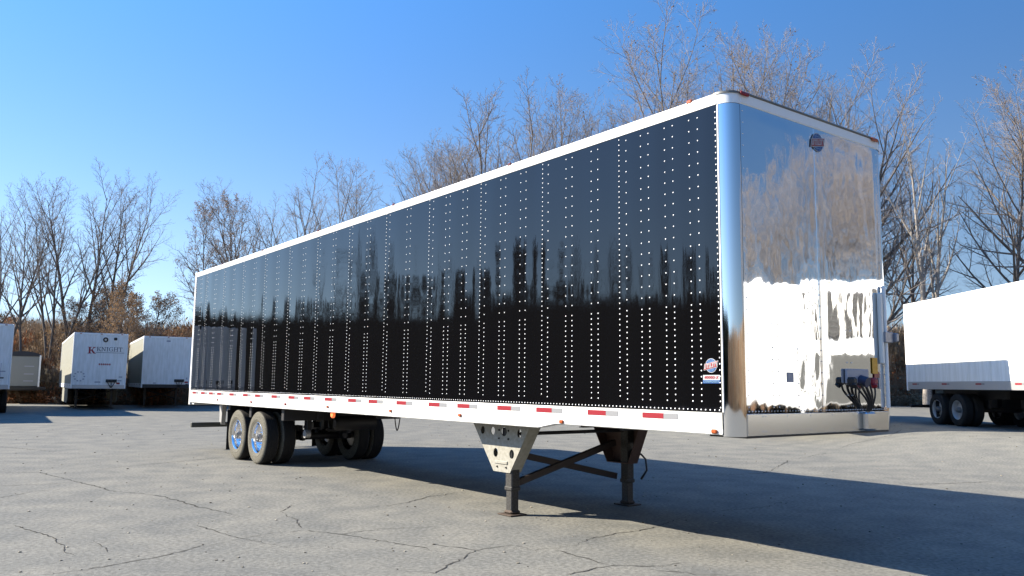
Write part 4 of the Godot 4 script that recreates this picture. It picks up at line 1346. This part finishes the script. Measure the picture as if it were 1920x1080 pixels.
func build_undergrowth() -> void:
	var rng := RandomNumberGenerator.new()
	rng.seed = 42
	var kinds := [["brush", 0.30, 0.8, 60, 260, 5200], ["scrub", 0.22, 1.0, 100, 70, 4200]]
	for ki in 2:
		var mb := Mb.new()
		for k in kinds[ki][3]:
			var a := rng.randf() * TAU
			var out := Vector3(cos(a), 0, sin(a))
			var b := out * rng.randf_range(0.0, 0.7)
			var h := rng.randf_range(0.5, 1.0)
			var tipp := b + out * rng.randf_range(0.1, 0.7) + Vector3.UP * h
			mb.tube([b, b.lerp(tipp, 0.5) + Vector3(rng.randf_range(-0.1, 0.1), 0.08, rng.randf_range(-0.1, 0.1)), tipp], [0.008, 0.006, 0.003], 3, false)
			for j in 3:
				var f := rng.randf_range(0.4, 1.0)
				var q := b.lerp(tipp, f)
				mb.tube([q, q + Vector3(rng.randf_range(-0.2, 0.2), rng.randf_range(0.02, 0.25), rng.randf_range(-0.2, 0.2))], [0.004, 0.002], 3, false)
		for k in kinds[ki][4]:
			var a := rng.randf() * TAU
			var rr := sqrt(rng.randf()) * 1.0
			var q := Vector3(cos(a) * rr, rng.randf_range(0.1, 1.0) * (1.1 - 0.4 * rr), sin(a) * rr)
			var u := Vector3(rng.randf_range(-1, 1), rng.randf_range(-1, 1), rng.randf_range(-1, 1)).normalized() * 0.05
			var w := u.cross(Vector3(rng.randf_range(-1, 1), rng.randf_range(-1, 1), rng.randf_range(-1, 1))).normalized() * 0.04
			mb.quad(q - u, q + w, q + u, q - w, u.cross(w))
		var m := mat("brush_%d" % ki, Color.WHITE, 0.95, 0.0, 0.15)
		m.vertex_color_use_as_albedo = true
		var spots := []
		var n: int = kinds[ki][5]
		while spots.size() < n:
			var x := rng.randf_range(-90, 70)
			var z := rng.randf_range(-90, 70)
			var d := lot_distance(x, z)
			if d < -0.3 or d > 30.0 or rng.randf() < d / 45.0:
				continue
			if z > 10.0 and rng.randf() < 0.6:
				continue
			spots.append([x, z, d])
		var mm := MultiMesh.new()
		mm.transform_format = MultiMesh.TRANSFORM_3D
		mm.use_colors = true
		mm.instance_count = n
		mm.mesh = mb.mesh()
		mm.mesh.surface_set_material(0, m)
		for i in n:
			var x: float = spots[i][0]
			var z: float = spots[i][1]
			var d: float = spots[i][2]
			var h := rng.randf_range(1.2, 3.3) * smoothstep(-2.0, 5.0, d) + rng.randf_range(0.2, 0.8)
			var w := rng.randf_range(1.0, 2.2)
			if x < -50.0 and z > -36.0:
				h *= 1.45
			mm.set_instance_transform(i, Transform3D(Basis(Vector3.UP, rng.randf() * TAU).scaled(Vector3(w, h, w)), Vector3(x, ground_height(x, z) - 0.05, z)))
			var c := Color(0.19, 0.125, 0.07).lerp(Color(0.24, 0.19, 0.13), rng.randf())
			if rng.randf() < 0.25:
				c = Color(0.2, 0.085, 0.04)
			if ki == 1:
				c = Color(0.22, 0.18, 0.14).lerp(Color(0.16, 0.12, 0.08), rng.randf())
			c *= rng.randf_range(0.9, 1.7)
			if x < -50.0:                                # darker evergreen scrub west of the yard
				c = Color(0.035, 0.04, 0.028) * rng.randf_range(0.5, 1.2)
			mm.set_instance_color(i, c)
		var o := MultiMeshInstance3D.new()
		o.multimesh = mm
		o.name = ["undergrowth", "scrub_undergrowth"][ki]
		o.set_meta("kind", "stuff")
		o.set_meta("label", ["brown leafy undergrowth on the bank round the yard", "bare grey-brown scrub stems on the bank round the yard"][ki])
		o.set_meta("category", "undergrowth")
		add_child(o)

# ---------------------------------------------------------------- materials and sky
func build_materials() -> void:
	mat("black_gloss", lin(0.003, 0.003, 0.0035), 0.03, 0.0, 0.56)
	mat("mirror", lin(0.80, 0.81, 0.82), 0.035, 1.0)
	mat("mirror_dull", lin(0.66, 0.67, 0.67), 0.22, 1.0)
	mat("alu_bright", lin(0.85, 0.85, 0.85), 0.15, 1.0)
	mat("alu_dull", lin(0.42, 0.42, 0.42), 0.45, 0.5)
	mat("alu_white", lin(0.78, 0.79, 0.79), 0.35, 0.1)
	mat("dark_alu", lin(0.16, 0.16, 0.15), 0.5, 0.6)
	var wr := mat("white_rail", lin(0.82, 0.82, 0.81), 0.32)
	tri_tex(wr, noise_tex(21, 0.02, Color(0.9, 0.9, 0.88), Color(1, 1, 1)), 1.5)
	mat("rivet", lin(0.86, 0.86, 0.86), 0.3)
	var wp := mat("white_paint", lin(0.80, 0.80, 0.78), 0.4)
	tri_tex(wp, noise_tex(22, 0.012, Color(0.91, 0.91, 0.89), Color(1, 1, 1)), 3.0)
	wp.uv1_scale = Vector3(0.9, 0.14, 0.9)
	var wa := mat("white_aged", lin(0.83, 0.83, 0.83), 0.5)
	tri_tex(wa, noise_tex(23, 0.014, Color(0.9, 0.9, 0.88), Color(1, 1, 1)), 3.0)
	wa.uv1_scale = Vector3(0.9, 0.14, 0.9)
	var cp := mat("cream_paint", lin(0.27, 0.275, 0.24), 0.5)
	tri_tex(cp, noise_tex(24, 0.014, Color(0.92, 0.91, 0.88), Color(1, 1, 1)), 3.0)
	var ty := mat("tyre", lin(0.19, 0.18, 0.15), 0.9, 0.0, 0.3)
	tri_tex(ty, noise_tex(25, 0.03, Color(0.6, 0.6, 0.58), Color(1, 1, 1)), 0.6)
	mat("tread", lin(0.022, 0.021, 0.020), 0.92, 0.0, 0.3)
	mat("rim", lin(0.88, 0.88, 0.89), 0.08, 1.0)
	mat("white_rim", lin(0.3, 0.32, 0.33), 0.4)
	mat("hub", lin(0.2, 0.2, 0.2), 0.35, 0.7)
	mat("black_steel", lin(0.016, 0.015, 0.016), 0.55)
	mat("hose", lin(0.01, 0.01, 0.012), 0.45)
	var ds := mat("dull_steel", lin(0.058, 0.058, 0.056), 0.6, 0.2)
	tri_tex(ds, noise_tex(26, 0.03, Color(0.6, 0.58, 0.55), Color(1, 1, 1)), 0.5)
	var ws := mat("worn_steel", lin(0.12, 0.09, 0.07), 0.8, 0.2)
	tri_tex(ws, noise_tex(27, 0.05, Color(0.5, 0.45, 0.4), Color(1, 1, 1)), 0.4)
	var bw := mat("bracket_white", lin(0.33, 0.325, 0.29), 0.5)
	tri_tex(bw, noise_tex(28, 0.02, Color(0.84, 0.83, 0.8), Color(1, 1, 1)), 0.7)
	mat("rust_brown", lin(0.085, 0.05, 0.04), 0.7)
	mat("brown_steel", lin(0.035, 0.025, 0.022), 0.65)
	mat("guard", lin(0.06, 0.06, 0.05), 0.6)
	mat("bracket", lin(0.25, 0.26, 0.3), 0.4, 0.5)
	mat("scuff", lin(0.04, 0.042, 0.04), 0.6)
	mat("label_grey", lin(0.30, 0.31, 0.36), 0.5)
	mat("socket_blue", lin(0.03, 0.034, 0.07), 0.4)
	mat("sticker", lin(0.72, 0.34, 0.02), 0.5)
	mat("tape_red", lin(0.22, 0.012, 0.02), 0.35)
	mat("tape_silver", lin(0.20, 0.205, 0.215), 0.4)
	mat("lamp_red", lin(0.22, 0.02, 0.016), 0.2)
	mat("lamp_dim", lin(0.10, 0.02, 0.018), 0.3)
	mat("lamp_amber", lin(0.34, 0.075, 0.02), 0.2)
	var lo := mat("lamp_orange", lin(0.8, 0.2, 0.06), 0.25)
	lo.emission_enabled = true
	lo.emission = lin(1.0, 0.2, 0.06)
	lo.emission_energy_multiplier = 0.25
	mat("print_white", lin(0.36, 0.37, 0.38), 0.4)
	mat("print_blue", lin(0.008, 0.06, 0.22), 0.4)
	mat("print_pale", lin(0.14, 0.25, 0.36), 0.4)
	mat("print_red", lin(0.26, 0.015, 0.02), 0.4)
	mat("print_dark_red", lin(0.28, 0.02, 0.03), 0.5)
	mat("print_navy", lin(0.035, 0.04, 0.07), 0.5)
	mat("tub_grey", lin(0.2, 0.21, 0.205), 0.6)
	mat("tarp", lin(0.02, 0.022, 0.03), 0.7)
	var bk := mat("bark", lin(0.27, 0.24, 0.215), 0.95, 0.0, 0.2)
	tri_tex(bk, noise_tex(29, 0.03, Color(0.5, 0.48, 0.46), Color(1, 1, 1)), 1.2)
	var pb := mat("pale_bark", lin(0.5, 0.46, 0.42), 0.9, 0.0, 0.2)
	tri_tex(pb, noise_tex(30, 0.03, Color(0.55, 0.53, 0.5), Color(1, 1, 1)), 1.2)
	mat("dark_leaf", lin(0.02, 0.024, 0.016), 0.9, 0.0, 0.15)
	mat("dark_bark", lin(0.05, 0.045, 0.04), 0.95, 0.0, 0.15)
	mat("twig", lin(0.235, 0.21, 0.195), 0.95, 0.0, 0.2)
	mat("pale_twig", lin(0.30, 0.27, 0.25), 0.95, 0.0, 0.2)
	var dl := mat("dry_leaf", lin(0.16, 0.105, 0.062), 0.9, 0.0, 0.2)
	dl.backlight_enabled = true
	dl.backlight = lin(0.2, 0.13, 0.07)

func sky_image() -> Image:
	var im := Image.create(512, 256, false, Image.FORMAT_RGBF)
	var sun := SUN_TO.normalized()
	for j in 256:
		var e := PI * 0.5 - PI * (j + 0.5) / 256.0
		for i in 512:
			var az := TAU * (i + 0.5) / 512.0
			var d := Vector3(sin(az) * cos(e), sin(e), -cos(az) * cos(e))
			var c: Vector3
			var f := exp(-maxf(sin(e), 0.0) / 0.15)
			c = Vector3(0.058, 0.285, 0.82).lerp(Vector3(1.02, 1.36, 1.5), f)
			var gm := acos(clampf(d.dot(sun), -1, 1))
			var glow := exp(-pow(gm / 1.3, 2.0))
			c *= 0.43 + 1.58 * glow
			c += Vector3(1.0, 0.95, 0.85) * 0.9 * exp(-gm / 0.13) + Vector3(0.02, 0.03, 0.02) * glow
			if e < 0.0:
				c = Vector3(0.2, 0.19, 0.17)
			c /= EXPOSURE
			im.set_pixel(i, j, Color(c.x, c.y, c.z))
	return im

func _ready() -> void:
	var cam := Camera3D.new()
	cam.name = "camera"
	var cp := cos(0.117)
	var sp := sin(0.117)
	var cr := cos(0.0101)
	var sr := sin(0.0101)
	cam.transform = Transform3D(Basis(Vector3(cr, sr * cp, sr * sp), Vector3(-sr, cr * cp, cr * sp), Vector3(0, -sp, cp)), Vector3(0, 1.5538, 0))
	cam.fov = 38.592
	cam.near = 0.1
	cam.far = 3000.0
	cam.current = true
	add_child(cam)
	var env := Environment.new()
	env.background_mode = Environment.BG_SKY
	var sky := Sky.new()
	var sm := PanoramaSkyMaterial.new()
	sm.panorama = ImageTexture.create_from_image(sky_image())
	sky.sky_material = sm
	env.sky = sky
	env.tonemap_mode = Environment.TONE_MAPPER_LINEAR
	env.tonemap_exposure = EXPOSURE
	env.sdfgi_enabled = true
	env.ssao_enabled = true
	env.ssil_enabled = true
	var we := WorldEnvironment.new()
	we.name = "environment"
	we.environment = env
	add_child(we)
	var sun := DirectionalLight3D.new()
	sun.name = "sun"
	sun.light_energy = 1.6
	sun.light_color = Color(1.0, 0.955, 0.88)
	sun.light_angular_distance = 0.5
	sun.shadow_enabled = true
	sun.transform = Transform3D(Basis.looking_at(-SUN_TO.normalized()), Vector3(-20, 30, 0))
	add_child(sun)
	build_materials()
	build_ground()
	build_cracks()
	build_wheel_meshes()
	black_trailer()
	build_yard_trailers()
	build_trees()
	build_undergrowth()
